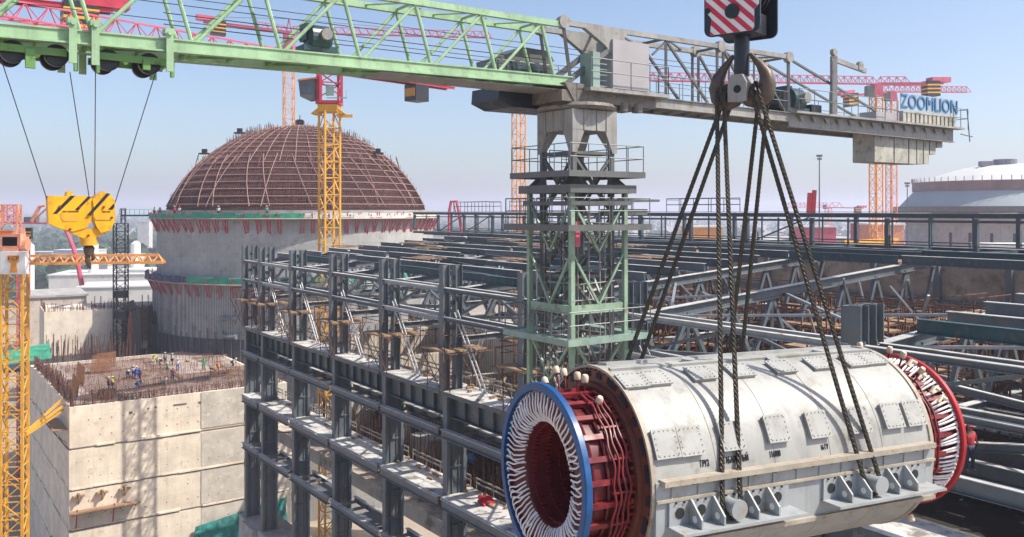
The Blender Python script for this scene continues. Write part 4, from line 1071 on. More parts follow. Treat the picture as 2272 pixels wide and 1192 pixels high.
b = MB(); b.obox(B(72, 16, -12.9), HU * 17, HE * 14, Z3 * .2); thing_mesh(b, 'dark_floor_deck', pm('unlit_hollow_dark', (.05, .042, .035), .9, 0, .4, .6, (.16, .12, .08), .35, fine=.4), B(72, 16, -13), 'steel deck coloured dark for the unlit hollow below the roof beams by the red ring', 'steel deck')  # deck colour kept dark in place of the unlit hollow
rng = random.Random(44)
b = MB()
for k in range(420):                                                       # loose rods, offcuts and boards on the upper concrete
    u = rng.uniform(33, 86); w = rng.choice((rng.uniform(9.2, 16), rng.uniform(18.5, 34))); z = -13.86 if w < 16.4 else -15.96
    L = rng.uniform(.6, 3.6); a = rng.uniform(0, 6.3); t = rng.uniform(.05, .3)
    b.bar(B(u, w, z + .08), B(u + math.cos(a) * L, w + math.sin(a) * L * .3, z + .1 + rng.uniform(0, 1.2) * (rng.random() < .3)), t, .08)
tag(b.build('site_debris', M['plate'], None, origin=B(60, 16, -14)), 'pale boards and offcuts littering the concrete under the roof trusses', 'debris', kind='stuff')
b = MB(); rng = random.Random(61)
for k in range(150):                                                       # bits left lying on the galleries
    u = rng.uniform(1, 66); z = rng.choice((-11.46, -18.15)); w = rng.uniform(.9, 2.1); L = rng.uniform(.1, .9); a = rng.choice((0, .2, 1.5))
    b.bar(B(u, w, z + .06), B(u + math.cos(a) * L, w + math.sin(a) * L * .5, z + .06), rng.uniform(.06, .25), rng.uniform(.05, .2))
tag(b.build('gallery_litter', M['wood'], None, origin=B(30, 1, -12)), 'small boards and offcuts left lying on the pale facade galleries', 'litter', kind='stuff')
# blue and red site bags on the gallery
for (p, c, lab) in ((B(33.5, 5.0, -17.9), pm('faded_blue_cloth', (.06, .13, .26), .8), 'blue tarpaulin heap lying behind the fifth facade column'), (B(41.5, 1.2, -18.12), M['dred'], 'small red bundle on the white gallery by the sixth column')):
    b = MB(); rng = random.Random(3)
    for k in range(9): b.tube([p + V((rng.uniform(-.5, .5), rng.uniform(-.4, .4), 0)), p + V((rng.uniform(-.4, .4), rng.uniform(-.3, .3), .35))], [.3, .12], 7)
    thing_mesh(b, 'cloth_bundle', c, p, lab, 'bundle')
# ================================================================== reactor building with the rebar dome
RC = V((-37.7, 157.0, 0)); X3 = V((1, 0, 0)); Y3 = V((0, 1, 0))
def RP(a, r, z): return RC + V((r * math.cos(R(a)), r * math.sin(R(a)), z))       # a: 0 = +X, -90 = towards the camera
rea = empty('reactor_building', RC + Z3 * GROUND, 'round concrete reactor building under construction, topped by a brown rebar dome', 'reactor building', 'reactor buildings')
b = MB(); b.rev(RC, Z3, X3, Y3, [(-10.6, 23.6), (0.1, 23.6), (0.1, 21)], 128); b.build('upper_cylinder', M['conc_g'], rea, smooth=True)
b = MB(); b.rev(RC, Z3, X3, Y3, [(GROUND, 24.3), (-10.4, 24.3), (-10.4, 23.5)], 128); b.build('lower_cylinder', M['conc_rib'], rea, smooth=True)
RS = 23.96; zc = .2 + 14.7 - RS
def CP(a, e, dr=0): return RC + V((math.cos(R(a)) * math.cos(R(e)), math.sin(R(a)) * math.cos(R(e)), math.sin(R(e)))) * (RS + dr) + Z3 * zc
e0 = math.degrees(math.asin(-(zc - .2) / RS))
b = MB(); b.rev(RC, Z3, X3, Y3, [(zc + (RS - .45) * math.sin(R(e0 + (90 - e0) * k / 24)), (RS - .45) * math.cos(R(e0 + (90 - e0) * k / 24))) for k in range(25)], 96)
b.build('dome_liner', pm('dark_dome_liner', (.075, .03, .025), .9, 0, .35, .6, (.14, .08, .06), .4), rea, smooth=True)
b = MB(); rng = random.Random(2)
for k in range(320):
    a = k * 360 / 320; top = rng.choice((88, 80, 74, 68)); b.tube([CP(a + rng.uniform(-.25, .25), e0 + (top - e0) * i / 12, .05) for i in range(13)], .06, 3, False)
for k in range(64):
    e = e0 + (86 - e0) * (k / 63) ** .95; b.ring(RC + Z3 * (zc + (RS + .0) * math.sin(R(e))), X3, Y3, RS * math.cos(R(e)), .05, 110, 3)
b.build('dome_rebar_mesh', pm('dark_rust_mesh', (.125, .05, .038), .85, 0, .35, .8, (.07, .03, .025), .5), rea)
b = MB()
for k in range(44):
    a = k * 360 / 44 + 3
    b.tube([CP(a, e0 + 22 + (88 - e0 - 22) * i / 10, .22) for i in range(11)], .07, 4, False)
    b.tube([CP(a - 2 + 9 * i / 5 * (1 if k % 3 else -.3), e0 + 26 - 25 * i / 5, .3) for i in range(6)], .075, 4, False)
for k in range(19):
    e = e0 + 2 + k * (84 - e0) / 19; b.ring(RC + Z3 * (zc + (RS + .2) * math.sin(R(e))), X3, Y3, (RS + .2) * math.cos(R(e)), .075, 96, 4)
b.build('dome_rib', M['rebar_p'], rea)
b = MB(); rng = random.Random(6)
for k in range(900):
    a = rng.uniform(0, 360); e = rng.choice((rng.uniform(58, 78), rng.uniform(60, 70), rng.uniform(e0, 60))); L = rng.uniform(.5, 1.25); p = CP(a, e)
    b.bar(p, p + Z3 * L + (p - RC - Z3 * zc).normalized() * .1, .05, .05)
for k in range(26):
    a = k * 13.8; p = CP(a, e0 + 19); b.bar(p, CP(a + 1.5, e0 + 25, 1.4), .09, .09)
b.build('rebar_spike', M['rebar'], rea)
b = MB(); b.tube([RC + Z3 * 14.4, RC + Z3 * 16.2], .55, 10); b.obox(RC + Z3 * 15.6, X3 * .7, Y3 * .5, Z3 * .45); b.tube([RC + Z3 * 16, RC + Z3 * 17.0], .08, 5); b.build('dome_cap_box', M['dark_o'], rea)
for e, a in ((e0 + 27, 198), (e0 + 27, 338), (e0 + 42, 212)):
    b = MB(); p = CP(a, e, .8); b.obox(p, X3 * .9, Y3 * .5, Z3 * .12); b.obox(p + Z3 * .4, X3 * .4, Y3 * .3, Z3 * .4); b.build('dome_work_box', M['black'], rea)
def gallery(z, r0, nets, hh, red, n):
    b = MB(); b.rev(RC, Z3, X3, Y3, [(z - .12, r0 - .2), (z - .12, r0 + 1.3), (z, r0 + 1.3), (z, r0 - .2)], 128); g = b.build('ring_gallery', M['wood'], rea)
    for a0, a1, m in nets:
        b = MB(); N = int((a1 - a0) / 3) + 1
        for k in range(N):
            t0, t1 = a0 + (a1 - a0) * k / N, a0 + (a1 - a0) * (k + 1) / N; jj = random.Random(k + int(z)).uniform(-.06, .06); r = r0 + 1.32 + jj
            b.add([RP(t0, r, z - .3), RP(t1, r, z - .3), RP(t1, r, z + hh + jj * 4), RP(t0, r, z + hh + jj * 4), RP(t0, r - .05, z - .3), RP(t1, r - .05, z - .3), RP(t1, r - .05, z + hh), RP(t0, r - .05, z + hh)],
                  [(0, 1, 2, 3), (7, 6, 5, 4), (3, 2, 6, 7), (0, 4, 5, 1), (1, 5, 6, 2), (0, 3, 7, 4)])
        b.build('safety_net', m, g)
    rng = random.Random(9)
    for k in range(n):
        if rng.random() < .12: continue
        a = k * 360 / n + rng.uniform(-.5, .5); b = MB()
        for da in (0, 1.0 + rng.uniform(-.2, .3)):
            q = a + da
            jz = rng.uniform(-.25, .2); b.bar(RP(q, r0 + 1.36, z + .7 + jz), RP(q, r0 + 1.15, z - .15), .11, .11); b.bar(RP(q, r0 + 1.15, z - .15), RP(q + rng.uniform(-.15, .15), r0 + .1, z - 2.3 + jz), .12, .12); b.bar(RP(q, r0 + .08, z), RP(q, r0 + .08, z - 2.4 + jz), .10, .10)
        b.bar(RP(a, r0 + .1, z - 2.4), RP(a + .9, r0 + .1, z - 2.2), .10, .10)
        b.bar(RP(a, r0 + 1.1, z - .2), RP(a + .9, r0 + 1.1, z - .2), .12, .12); b.build('gallery_bracket', red, g)
    b = MB()
    for rr_, zz in ((r0 + 1.38, z - .22),): b.ring(RC + Z3 * zz, X3, Y3, rr_, .09, 110, 4)
    b.build('gallery_rail', M['ochre'], g)
gallery(-1.0, 23.5, ((175, 285, M['net']), (285, 375, M['shed'])), .6, M['redbr'], 90)
gallery(-10.9, 24.1, ((-170, -118, pm('navy_tarp', (.03, .06, .12), .7)), (-118, -30, M['net'])), .85, M['redbr'], 72)
b = MB()
for ang, hgt in ((213, 5.6), (203, 6.2)):
    o = V((math.cos(R(ang)), math.sin(R(ang)), 0)); t = V((-o.y, o.x, 0)); c = RC + o * 24.28
    b.prism([c + t * x + Z3 * z for x, z in [(-1.6, GROUND + 20), (1.6, GROUND + 20), (1.6, -24 + hgt)] + [(1.6 * math.cos(R(q)), -24 + hgt + 2.2 * math.sin(R(q))) for q in range(20, 180, 20)] + [(-1.6, -24 + hgt)]], o * .09)
b.build('arched_opening', M['dark_o'], rea)
b = MB()
for dx, z in ((0, -16.2), (0, -18.9)):
    p = RP(-104, 24.3, z); o = V((math.cos(R(-104)), math.sin(R(-104)), 0)); t = V((-o.y, o.x, 0))
    b.tube([p, p + o * .7], .42, 12); b.tube([p + o * .5 - t * .2, p + o * .5 + t * 2.2], .22, 8); b.tube([p + o * .5 + t * 2.2, p + o * .5 + t * 2.5], .4, 10)
b.tube([RP(-104, 25.0, -16.2), RP(-104, 25.0, -18.9)], .15, 8)
b.build('wall_fitting', pm('dusty_teal_fitting', (.16, .20, .21), .6), rea)
rng = random.Random(3); b = MB()
for k in range(34):
    a = -150 + k * 3.3; z = -18.4 + rng.uniform(-.6, .9); b.bar(RP(a, 24.5, -24.5), RP(a, 24.52, z), .16, .12)
o_ = b.build('formwork_rib', M['crane_grey_d'], rea)
b = MB(); b.rev(RC, Z3, X3, Y3, [(-30, 24.31), (-30, 24.38), (-19.4, 24.38), (-19.4, 24.31)], 90, R(-142), R(-30)); b.build('base_shade_band', pm('painted_base_shade', (.055, .062, .085), .6, 0, .35, .4, (.13, .13, .13), .35, streak=.3), rea)  # dark strip paints in the shade round the foot of the wall
# reactor number one behind the lantern, already roofed
R2 = V(((2240 - CX) / F * 250, 250, 0))
r2 = empty('reactor_building', R2 + Z3 * GROUND, 'distant grey reactor building with a smooth white dome at the right edge', 'reactor building', 'reactor buildings')
b = MB(); b.rev(R2, Z3, X3, Y3, [(GROUND, 27), (-4, 27), (-2, 30.5)], 80); b.build('cylinder', M['conc_g'], r2, smooth=True)
b = MB(); b.rev(R2, Z3, X3, Y3, [(-2, 30.5), (1.2, 31), (1.2, 28.5)], 80); b.build('dark_band', M['crane_grey_d'], r2)
b = MB(); b.rev(R2, Z3, X3, Y3, [(.2, 29.6), (6.0, 24.4), (6.0, 20)], 80); b.build('conical_wall', pm('far_blue_grey_wall', (.36, .40, .41), .8, 0, .1, .1), r2, smooth=True)
b = MB(); b.rev(R2, Z3, X3, Y3, [(5.6, 24.4), (5.6, 25.2), (8.1, 25.2), (8.1, 23)], 80)
for k in range(70): 
    a = R(k * 360 / 70); p = R2 + V((25.3 * math.cos(a), 25.3 * math.sin(a), 8)); b.bar(p, p + Z3 * 1.3, .14, .14)
b.build('ring_gallery', pm('faded_red_gallery', (.25, .15, .14), .7, 0, .3, .3), r2)
b = MB(); rs2 = (24 ** 2 + 5.8 ** 2) / 11.6
b.rev(R2, Z3, X3, Y3, [(7.6 + 5.8 - rs2 + math.sqrt(rs2 ** 2 - r * r), r) for r in (24, 21, 18, 15, 12, 9, 6, 3, .01)], 64); b.build('white_dome', M['dome_w'], r2, smooth=True)
b = MB(); p = R2 + V((-3.5, -4, 12.7)); b.tube([p, p + Z3 * 1.6], 3.0, 18); b.obox(p + V((-5.5, 0, .4)), X3 * 1.5, Y3 * 1, Z3 * .7); b.tube([p + V((-6, 0, 0)), p + V((-12, -3, -2.8))], .25, 6); b.build('dome_hatch', pm('hatch_grey', (.18, .18, .22), .5, 0, .3, .5), r2)
b = MB()
for k in range(10): 
    a = R(-150 + k * 11); o = V((math.cos(a), math.sin(a), 0)); t = V((-o.y, o.x, 0)); b.obox(R2 + o * 27.02 - Z3 * 8, t * .35, o * .1, Z3 * 2.2)
b.build('wall_slot', M['dark_o'], r2)

M['wall_shade'] = pm('dappled_wall_shade', (.52, .475, .41), .85, 0, .22, .5, (.66, .59, .49), .45, .3, 5)  # colour carries the dappled shade on the block's front wall
# ================================================================== auxiliary block in front of the reactor
BC = V((-49.0, 97.8, 0)); rzB = math.atan2(HE.y, HE.x); BX = HE; BY = -HU
def A(x, y, z): return BC + BX * x + BY * y + Z3 * z
aux = empty('concrete_building', A(0, 0, GROUND), 'pale concrete building block with horizontal pour joints and a working deck full of rebar', 'concrete building')
aux['_o'] = (0, 0, 0); aux.rotation_euler.z = rzB
lifts = [(-21.8, -26.35), (-26.6, -30.95), (-31.2, -35.4), (-35.65, -40.0), (-40.25, -47)]
b = MB(); rng = random.Random(13)
for k in range(4):
    z = lifts[k][1] - .13 - GROUND; b.box(.22, 24.8, .22, 32.8, z - .14, z + .14)
b.build('pour_joint', M['conc_dk'], aux, local=True)
rng = random.Random(17)
for k in range(5):
    b = MB(); b.box(-.04 * (k % 2), 25, -.04 * (k % 2), 33, lifts[k][1] - GROUND, lifts[k][0] - GROUND)
    z = lifts[k][1] - GROUND; x = .2
    while x < 24.4 and k < 4:
        L = rng.uniform(1.2, 3.8); d = rng.uniform(.05, .22)
        if rng.random() < .72: b.box(x, x + L, -d, .02, z - rng.uniform(.0, .1), z + rng.uniform(.10, .22))
        x += L
    y = .2
    while y < 31 and k < 4:
        L = rng.uniform(1.0, 3.0); d = rng.uniform(.05, .2)
        if rng.random() < .6: b.box(-d, .02, y, y + L, z - .05, z + .16)
        y += L
    b.build('wall_lift', M['conc'], aux, local=True)
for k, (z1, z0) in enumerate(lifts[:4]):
    b = MB(); b.box(14.3, 24.96, -.09, -.045, z0 - GROUND + .25, z1 - GROUND - .02); b.build('shade_panel', M['wall_shade'], aux, local=True)  # thin panels with painted shade over the right part of the wall
b = MB()
for x, z, w, h in ((23.0, -29.0, .7, .7), (6.2, -23.3, .35, .25), (8.2, -23.0, .18, .15), (9.0, -22.98, .2, .16), (11.1, -23.0, 1.5, .16), (14.0, -23.1, .3, .25)):
    b.box(x, x + w, -.10 if x > 14 else -.052, 0.0, z - GROUND, z + h - GROUND)
b.build('cast_in_plate', M['crane_grey_d'], aux, local=True)
b = MB(); rng = random.Random(23)
for k in range(4):
    for i in range(20):
        for z in (lifts[k][1] + 1.1, lifts[k][1] + 2.9):
            if rng.random() < .8: x = .7 + i * 1.2; b.box(x, x + .09, -.098 if x > 14.2 else -.05, 0, z - GROUND, z + .09 - GROUND)
b.build('tie_hole', M['dark_o'], aux, local=True)['kind'] = 'stuff'
b = MB(); rng = random.Random(4)
for k in range(260):                                                      # rebar along the left and front edges of the deck
    y = rng.uniform(.2, 31); h = rng.uniform(1.3, 2.3) * (1.2 if y < 20 else .8); b.bar((.3 + rng.uniform(-.1, .25), y, 25.2), (.3 + rng.uniform(-.2, .3), y, 25.2 + h), .055, .055)
for k in range(330):
    x = rng.uniform(.2, 24.8); h = rng.uniform(.35, 1.0) * (2.0 if x < 4.5 else 1); b.bar((x, .3 + rng.uniform(-.1, .3), 25.2), (x + rng.uniform(-.08, .08), .3 + rng.uniform(-.1, .3), 25.2 + h), .045, .045)
for k in range(30): b.box(rng.uniform(0.2, 22), 0, 0, 0, 0, 0) if False else None
for z in (25.6, 26.2, 26.8): b.bar((.32, .2, z), (.32, 31, z), .06, .06)
for z in (25.55, 25.95): b.bar((.2, .4, z), (24.8, .4, z), .05, .05)
for k in range(520):
    x = rng.uniform(2, 24.5); y = rng.uniform(1.2, 30); h = rng.uniform(.25, 1.3); b.bar((x, y, 25.2), (x + rng.uniform(-.1, .1), y + rng.uniform(-.1, .1), 25.2 + h), .04, .04)
o = b.build('edge_rebar', M['rebar'], aux, local=True)
b = MB(); b.box(.5, 24.6, .5, 32.4, 25.21, 25.235); b.build('deck_floor', pm('pinkish_deck', (.44, .36, .31), .9, 0, .3, .5, (.24, .17, .13), .5, fine=.4), aux, local=True)
b = MB()
for k in range(56): b.bar((3 + k * .38, 1.2, 25.42), (3 + k * .38, 12 + 16 * ((k // 9) % 2), 25.42), .03, .03)
for k in range(60): b.bar((3, 1.5 + k * .45, 25.47), (24.2 if k < 24 else 15, 1.5 + k * .45, 25.47), .03, .03)
mt = b.build('deck_mat', M['rebar'], aux, local=True)
o = [q for q in aux.children if q.name.startswith('edge_rebar')][0]; o['kind'] = 'stuff'
b = MB(); rng = random.Random(14)
for k in range(46):
    x = rng.uniform(3, 23); y = rng.uniform(2, 30); L = rng.uniform(1, 5); a = rng.choice((0, 0, 1.57, .3)); dx, dy = math.cos(a) * L, math.sin(a) * L; w = rng.uniform(.08, .5)
    b.bar((x, y, 25.26 + k * .004), (x + dx, y + dy, 25.26 + k * .004), w, .1)
b.build('deck_timber', M['wood'], aux, local=True)['kind'] = 'stuff'
cage_m = pm('orange_rust_rebar', (.26, .12, .055), .8, 0, .3, 1.5)
for x0, y0, x1, y1, h, lean in ((1.6, 5, 1.6, 9.5, 2.2, .25), (3.4, 12, 3.4, 17, 2.4, .2), (5.6, 20, 8.0, 20, 2.6, .2), (3.2, 2.0, 5.0, 2.0, 1.3, .1), (7.0, 24, 9.5, 24.5, 2.2, .1)):
    b = MB()
    for k in range(26):
        f = k / 25; x = x0 + (x1 - x0) * f; y = y0 + (y1 - y0) * f; b.bar((x, y, 25.2), (x + lean, y, 25.2 + h), .05, .05)
    for k in range(9): b.bar((x0 + lean * k / 9, y0, 25.3 + h * k / 9), (x1 + lean * k / 9, y1, 25.3 + h * k / 9), .05, .05)
    b.build('rebar_cage', cage_m, aux, local=True)
# timber bracket platform on the front wall
ws = empty('wall_scaffold', A(0, 0, 0), 'timber bracket platform with two red props hung low on the pale concrete wall', 'scaffold platform'); ws['_o'] = (0, 0, 0); ws.rotation_euler.z = rzB
b = MB(); b.box(-.1, 6.9, -1.3, -.05, -33.45, -33.33); b.box(-.3, 7.1, -1.4, -1.25, -33.35, -33.15)
for k in range(5): b.box(.2 + k * 1.6, .32 + k * 1.6, -1.25, 0, -33.62, -33.45)
b.build('deck', M['wood'], ws, local=True)
b = MB()
for x in (.6, 4.4): b.bar((x, -1.2, -32.9), (x, -.3, -35.2), .12, .12)
b.build('prop', M['redbr'], ws, local=True)
b = MB()
for x in (.9, 3.3, 5.7): b.box(x - .6, x + .6, -.55, -.02, -31.75, -31.62); b.box(x - .1, x + .1, -.75, 0, -32.0, -31.4); b.bar((x, -.7, -31.7), (x, -.02, -32.6), .08, .08)
b.build('bracket', M['wood'], ws, local=True)
b = MB()
for k in range(7): b.bar((0 - .05, 1 + k * .9, -24.4), (-1.6, 1 + k * .9, -24.4), .1, .1); b.bar((-1.5, 1 + k * .9, -24.4), (-.05, 1 + k * .9, -26.6), .08, .08)
dk = MB(); dk.box(-1.7, -.1, .6, 7.2, -24.35, -24.25)
for k in range(5): b.bar((-1.6, .8, -24.2 + k * .25), (-1.6, 7, -24.2 + k * .25), .05, .05)
sc2 = empty('wall_scaffold', A(0, 0, 0), 'timber bracket scaffold on the shaded left wall below the deck corner', 'scaffold platform'); sc2['_o'] = (0, 0, 0); sc2.rotation_euler.z = rzB
b.build('scaffold_frame', M['rebar'], sc2, local=True); dk.build('deck', M['wood'], sc2, local=True)
def drape(pts, mat, label, cat, n=14, thick=.05, amp=.35, seed=1):
    "wrinkled sheet between four corners a(top-left) b(top-right) c(bottom-right) d(bottom-left)"
    a, bb, c, d = [V(p) for p in pts]; rng = random.Random(seed); mb = MB(); vs = []; nrm = (bb - a).cross(d - a).normalized()
    for i in range(n + 1):
        for j in range(n + 1):
            u, v = i / n, j / n; p = a.lerp(bb, u).lerp(d.lerp(c, u), v)
            vs.append(p + nrm * (amp * (math.sin(u * 17 + v * 5 + seed) * .5 + rng.uniform(-.5, .5)) * (.3 + v)))
    m = len(vs); fs = []
    for i in range(n):
        for j in range(n):
            q = (i * (n + 1) + j, (i + 1) * (n + 1) + j, (i + 1) * (n + 1) + j + 1, i * (n + 1) + j + 1); fs.append(q); fs.append(tuple(k + m for k in q[::-1]))
    mb.add(vs + [p + nrm * thick for p in vs], fs)
    return thing_mesh(mb, 'tarpaulin', mat, d, label, cat)
drape((A(13.5, -.6, -37.6), A(24.6, -.5, -36.2), A(24.8, -2.4, -46.9), A(11.5, -2.6, -46.9)), M['foil'], 'teal green sheeting draped over the foot of the pale concrete front wall', 'tarpaulin', 16, amp=.5)
drape((A(-.5, 9, -38.5), A(-.5, 2, -41.5), A(-3.5, .5, -46.9), A(-5.5, 14, -46.9)), M['foil'], 'dark green sheeting at the foot of the shaded left wall by the yellow mast', 'tarpaulin', 14, amp=.4, seed=4)
b = MB(); b.obox(A(12, 39, -22.6), BX * 16, BY * 4.5, Z3 * .25); thing_mesh(b, 'shadow_deck', M['navy'], A(12, 39, -22.8), 'deck at the foot of the reactor wall, coloured dark for deep shadow and tarpaulin', 'deck')  # navy colour stands for deep shadow and tarps at the wall foot
drape((A(-6, 36, -20.3), A(3, 37, -19.4), A(3.2, 36.5, -21.6), A(-6, 35.5, -22.0)), M['net'], 'bright green safety net strip behind the left end of the rebar deck', 'safety net', 10, amp=.12)
# ------------------------------------------------------------------ structures left of the reactor
def shed(name, px, py, Y, w, d, zb, rz, mat, label, cat, roof=None, extra=None, pitch=0, group=None):
    p = at(px, py, Y); o = empty(name, (p.x, p.y, zb), label, cat, group); o['_o'] = (0, 0, 0); o.rotation_euler.z = rz; h = p.z - zb
    b = MB(); b.box(0, w, 0, d, 0, h); b.build('wall', mat, o, local=True)
    if roof:
        b = MB()
        if pitch: b.prism([(-.4, -.4, h), (w + .4, -.4, h), (w + .4, d / 2, h + pitch), (-.4, d / 2, h + pitch)] if False else [(-.4, -.4, h + .02), (-.4, d / 2, h + pitch), (-.4, d + .4, h + .02)], (w + .8, 0, 0))
        else: b.box(-.3, w + .3, -.3, d + .3, h + .004, h + .35)
        b.build('roof', roof, o, local=True)
    if extra: extra(o, w, d, h)
    return o
def rebar_top(o, w, d, h):
    b = MB(); rng = random.Random(int(w * 10)); 
    for k in range(90): x = rng.uniform(0, w); b.bar((x, .2, h), (x, .2, h + rng.uniform(.5, 1.4)), .06, .06)
    for k in range(40): y = rng.uniform(0, d); b.bar((.2, y, h), (.2, y, h + rng.uniform(.5, 1.4)), .06, .06)
    for k in range(12): x = w * (.45 + .55 * k / 11); b.bar((x, -.15, 0), (x, -.15, h * rng.uniform(.55, .9)), .08, .08)
    b.build('wall_rebar', M['rebar'], o, local=True)
shed('concrete_building', 98, 693, 136, 11, 11, GROUND, .55, M['conc'], 'pale half-built concrete box with rebar along its top, left of the dark hoist tower', 'concrete building', None, rebar_top)
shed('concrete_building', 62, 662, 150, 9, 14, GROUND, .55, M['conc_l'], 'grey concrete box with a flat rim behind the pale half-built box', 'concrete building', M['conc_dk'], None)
def mesh_wall(o, w, d, h):
    b = MB(); rng = random.Random(5)
    for k in range(46): b.bar((w * k / 45, -.2, h - 5.5), (w * k / 45, -.2, h + rng.uniform(.1, .9)), .07, .07)
    for k in range(20): b.bar((0, -.22, h - 5.3 + k * .29), (w, -.22, h - 5.3 + k * .29), .06, .06)
    b.build('wall_rebar', M['rebar'], o, local=True)
    b = MB()
    for x in (.3, w * .45, w - .8):
        for q in (0, .9): b.bar((x + q, -.6, h - 14), (x + q, -.6, h + 2.0), .14, .14)
        for k in range(12): b.bar((x, -.6, h - 13 + k * 1.2), (x + .9, -.6, h - 12.4 + k * 1.2), .08, .08)
    b.build('prop_tower', M['rebar'], o, local=True)
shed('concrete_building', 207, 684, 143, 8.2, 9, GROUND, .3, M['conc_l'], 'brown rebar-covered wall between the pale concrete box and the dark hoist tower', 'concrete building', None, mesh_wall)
shed('storage_shed', 172, 640, 215, 26, 16, GROUND, .3, M['shed'], 'pale storage shed directly below the yellow hook block', 'shed', M['shed_r'])
shed('storage_shed', 108, 612, 290, 44, 24, GROUND, .2, M['shed'], 'long low white shed behind the orange crane jib', 'shed', M['shed_r'])
shed('storage_shed', 62, 655, 200, 9, 7, GROUND, .4, M['shed'], 'small white shed beside the yellow crane mast', 'shed', M['shed_r'])
shed('storage_shed', 206, 588, 330, 5.5, 5, GROUND, 0, M['shed'], 'white cube building just right of the yellow hook tip', 'shed', M['shed_r'])
shed('storage_shed', 260, 600, 300, 20, 12, GROUND, .02, M['shed'], 'white flat-roofed shed behind the dark hoist tower', 'shed', M['shed_r'])
for px, py, Y, lab in ((63, 545, 260, 'slim white silo right of the orange crane cab'), (207, 542, 300, 'slim white silo right behind the yellow hook'), (301, 541, 310, 'white silo between hoist tower and reactor wall')):
    p = at(px, py, Y); b = MB(); b.tube([(p.x, p.y, GROUND), (p.x, p.y, p.z), (p.x, p.y, p.z + 1)], [1.6, 1.6, .5], 16); thing_mesh(b, 'silo', M['white'], (p.x, p.y, GROUND), lab, 'silo', None, True)
# curved dark formwork arches beside the reactor wall
for i, (px, Y, lab) in enumerate(((303, 134, 'dark curved formwork arch beside the reactor wall, right one'), (291, 136, 'dark curved formwork arch next to the hoist tower, left one'))):
    b = MB(); p0 = at(px, 795, Y); 
    pts = [(0, 0), (.1, 3), (0, 5.5), (-.3, 7.4), (-1.0, 8.6)] if i == 0 else [(0, 0), (0, 4), (.2, 6.4), (.6, 7.6)]
    for k in range(len(pts) - 1): b.bar(p0 + V((pts[k][0], 0, pts[k][1])), p0 + V((pts[k + 1][0], 0, pts[k + 1][1])), .9, .7, Y3)
    thing_mesh(b, 'formwork_arch', M['rust'] if i else M['black'], p0, lab, 'formwork')
# vertical rebar curtain at the left of the deck
b = MB(); rng = random.Random(31)
for k in range(170):
    p = at(rng.uniform(100, 300), 800, rng.uniform(131, 139)); h = rng.uniform(1.0, 4.2); b.bar(p, p + V((rng.uniform(-.2, .2), 0, h)), .07, .07)
tag(b.build('tall_rebar', M['rebar'], None, origin=at(200, 800, 135)), 'tall rusty rebar standing in front of the half-built boxes', 'rebar', kind='stuff')
# ================================================================== the other cranes
def mast(mb, x, y, z0, z1, w, rz, leg=.16, br=.08, bay=None):
    bay = bay or w * 1.05; c, s = math.cos(rz), math.sin(rz); h = w / 2
    P = lambda a, b_, z: V((x + c * a * h - s * b_ * h, y + s * a * h + c * b_ * h, z))
    for a in (-1, 1):
        for b_ in (-1, 1): mb.bar(P(a, b_, z0), P(a, b_, z1), leg, leg, V((c, s, 0)))
    z = z1; i = 0
    while z > z0 + bay:
        for q in ((-1, -1, 1, -1), (1, -1, 1, 1), (1, 1, -1, 1), (-1, 1, -1, -1)):
            mb.bar(P(q[0], q[1], z), P(q[2], q[3], z), br, br)
            if i % 2: mb.bar(P(q[0], q[1], z), P(q[2], q[3], z - bay), br, br)
            else: mb.bar(P(q[2], q[3], z), P(q[0], q[1], z - bay), br, br)
        z -= bay; i += 1
def truss(mb, p, q, w, h, t=.14, br=.07, bay=None, up=True):
    "triangular jib: two lower chords, one upper"
    p = V(p); q = V(q); d = (q - p); L = d.length; d /= L; sd = d.cross(Z3).normalized() * (w / 2); bay = bay or h * 1.2; n = max(1, int(L / bay)); st = L / n
    for k in (-1, 1): mb.bar(p + sd * k, q + sd * k, t, t)
    mb.bar(p + d * st / 2 + Z3 * h, q - d * st / 2 + Z3 * h, t, t)
    for i in range(n):
        a, c, b_ = p + d * st * i, p + d * st * (i + .5) + Z3 * h, p + d * st * (i + 1)
        for k in (-1, 1): mb.bar(a + sd * k, c, br, br); mb.bar(c, b_ + sd * k, br, br)
        mb.bar(a - sd, a + sd, br, br); mb.bar(a - sd, b_ + sd, br, br)
GC = 'tower cranes over the site'
# crane with the red slewing head beside the dome
x0 = at(731, 468, 98); zj = 14.6; jd = V((-.64, -.77, 0)).normalized(); bx, by = x0.x, x0.y
c1 = empty('tower_crane', (bx, by, GROUND), 'yellow lattice tower crane with bright red slewing head and jib, standing before the rebar dome', 'tower crane', GC)
b = MB(); mast(b, bx, by, GROUND, 11.0, 1.75, .6, .20, .09); b.build('mast', M['yellow'], c1)
b = MB(); mast(b, bx, by, 11.9, 15.6, 2.3, .35, .26, .12, 1.5); b.obox((bx, by, 11.95), X3 * 1.3, Y3 * 1.2, Z3 * .18); b.obox((bx - .95, by - .9, 13.3), X3 * .3, Y3 * .14, Z3 * 1.5); b.build('slewing_head', M['red'], c1)
b = MB(); b.hexa([(bx - 1.0, by - 1, 10.9), (bx + 1.0, by - 1, 10.9), (bx + 1, by + 1, 10.9), (bx - 1, by + 1, 10.9), (bx - 1.1, by - 1.2, 11.7), (bx + 1.1, by - 1.2, 11.7), (bx + 1.1, by + 1.2, 11.7), (bx - 1.1, by + 1.2, 11.7)])
for sx in (-1, 1): b.prism([(bx + sx * 1.0, by - .9, 11.4), (bx + sx * 1.9, by - .9, 10.7), (bx + sx * 1.0, by - .9, 10.6)], Y3 * 1.8)
b.bar((bx + 1.0, by - .6, 10.45), (bx + 2.7, by - .6, 10.45), .3, .3); b.build('mast_collar', M['yellow'], c1)
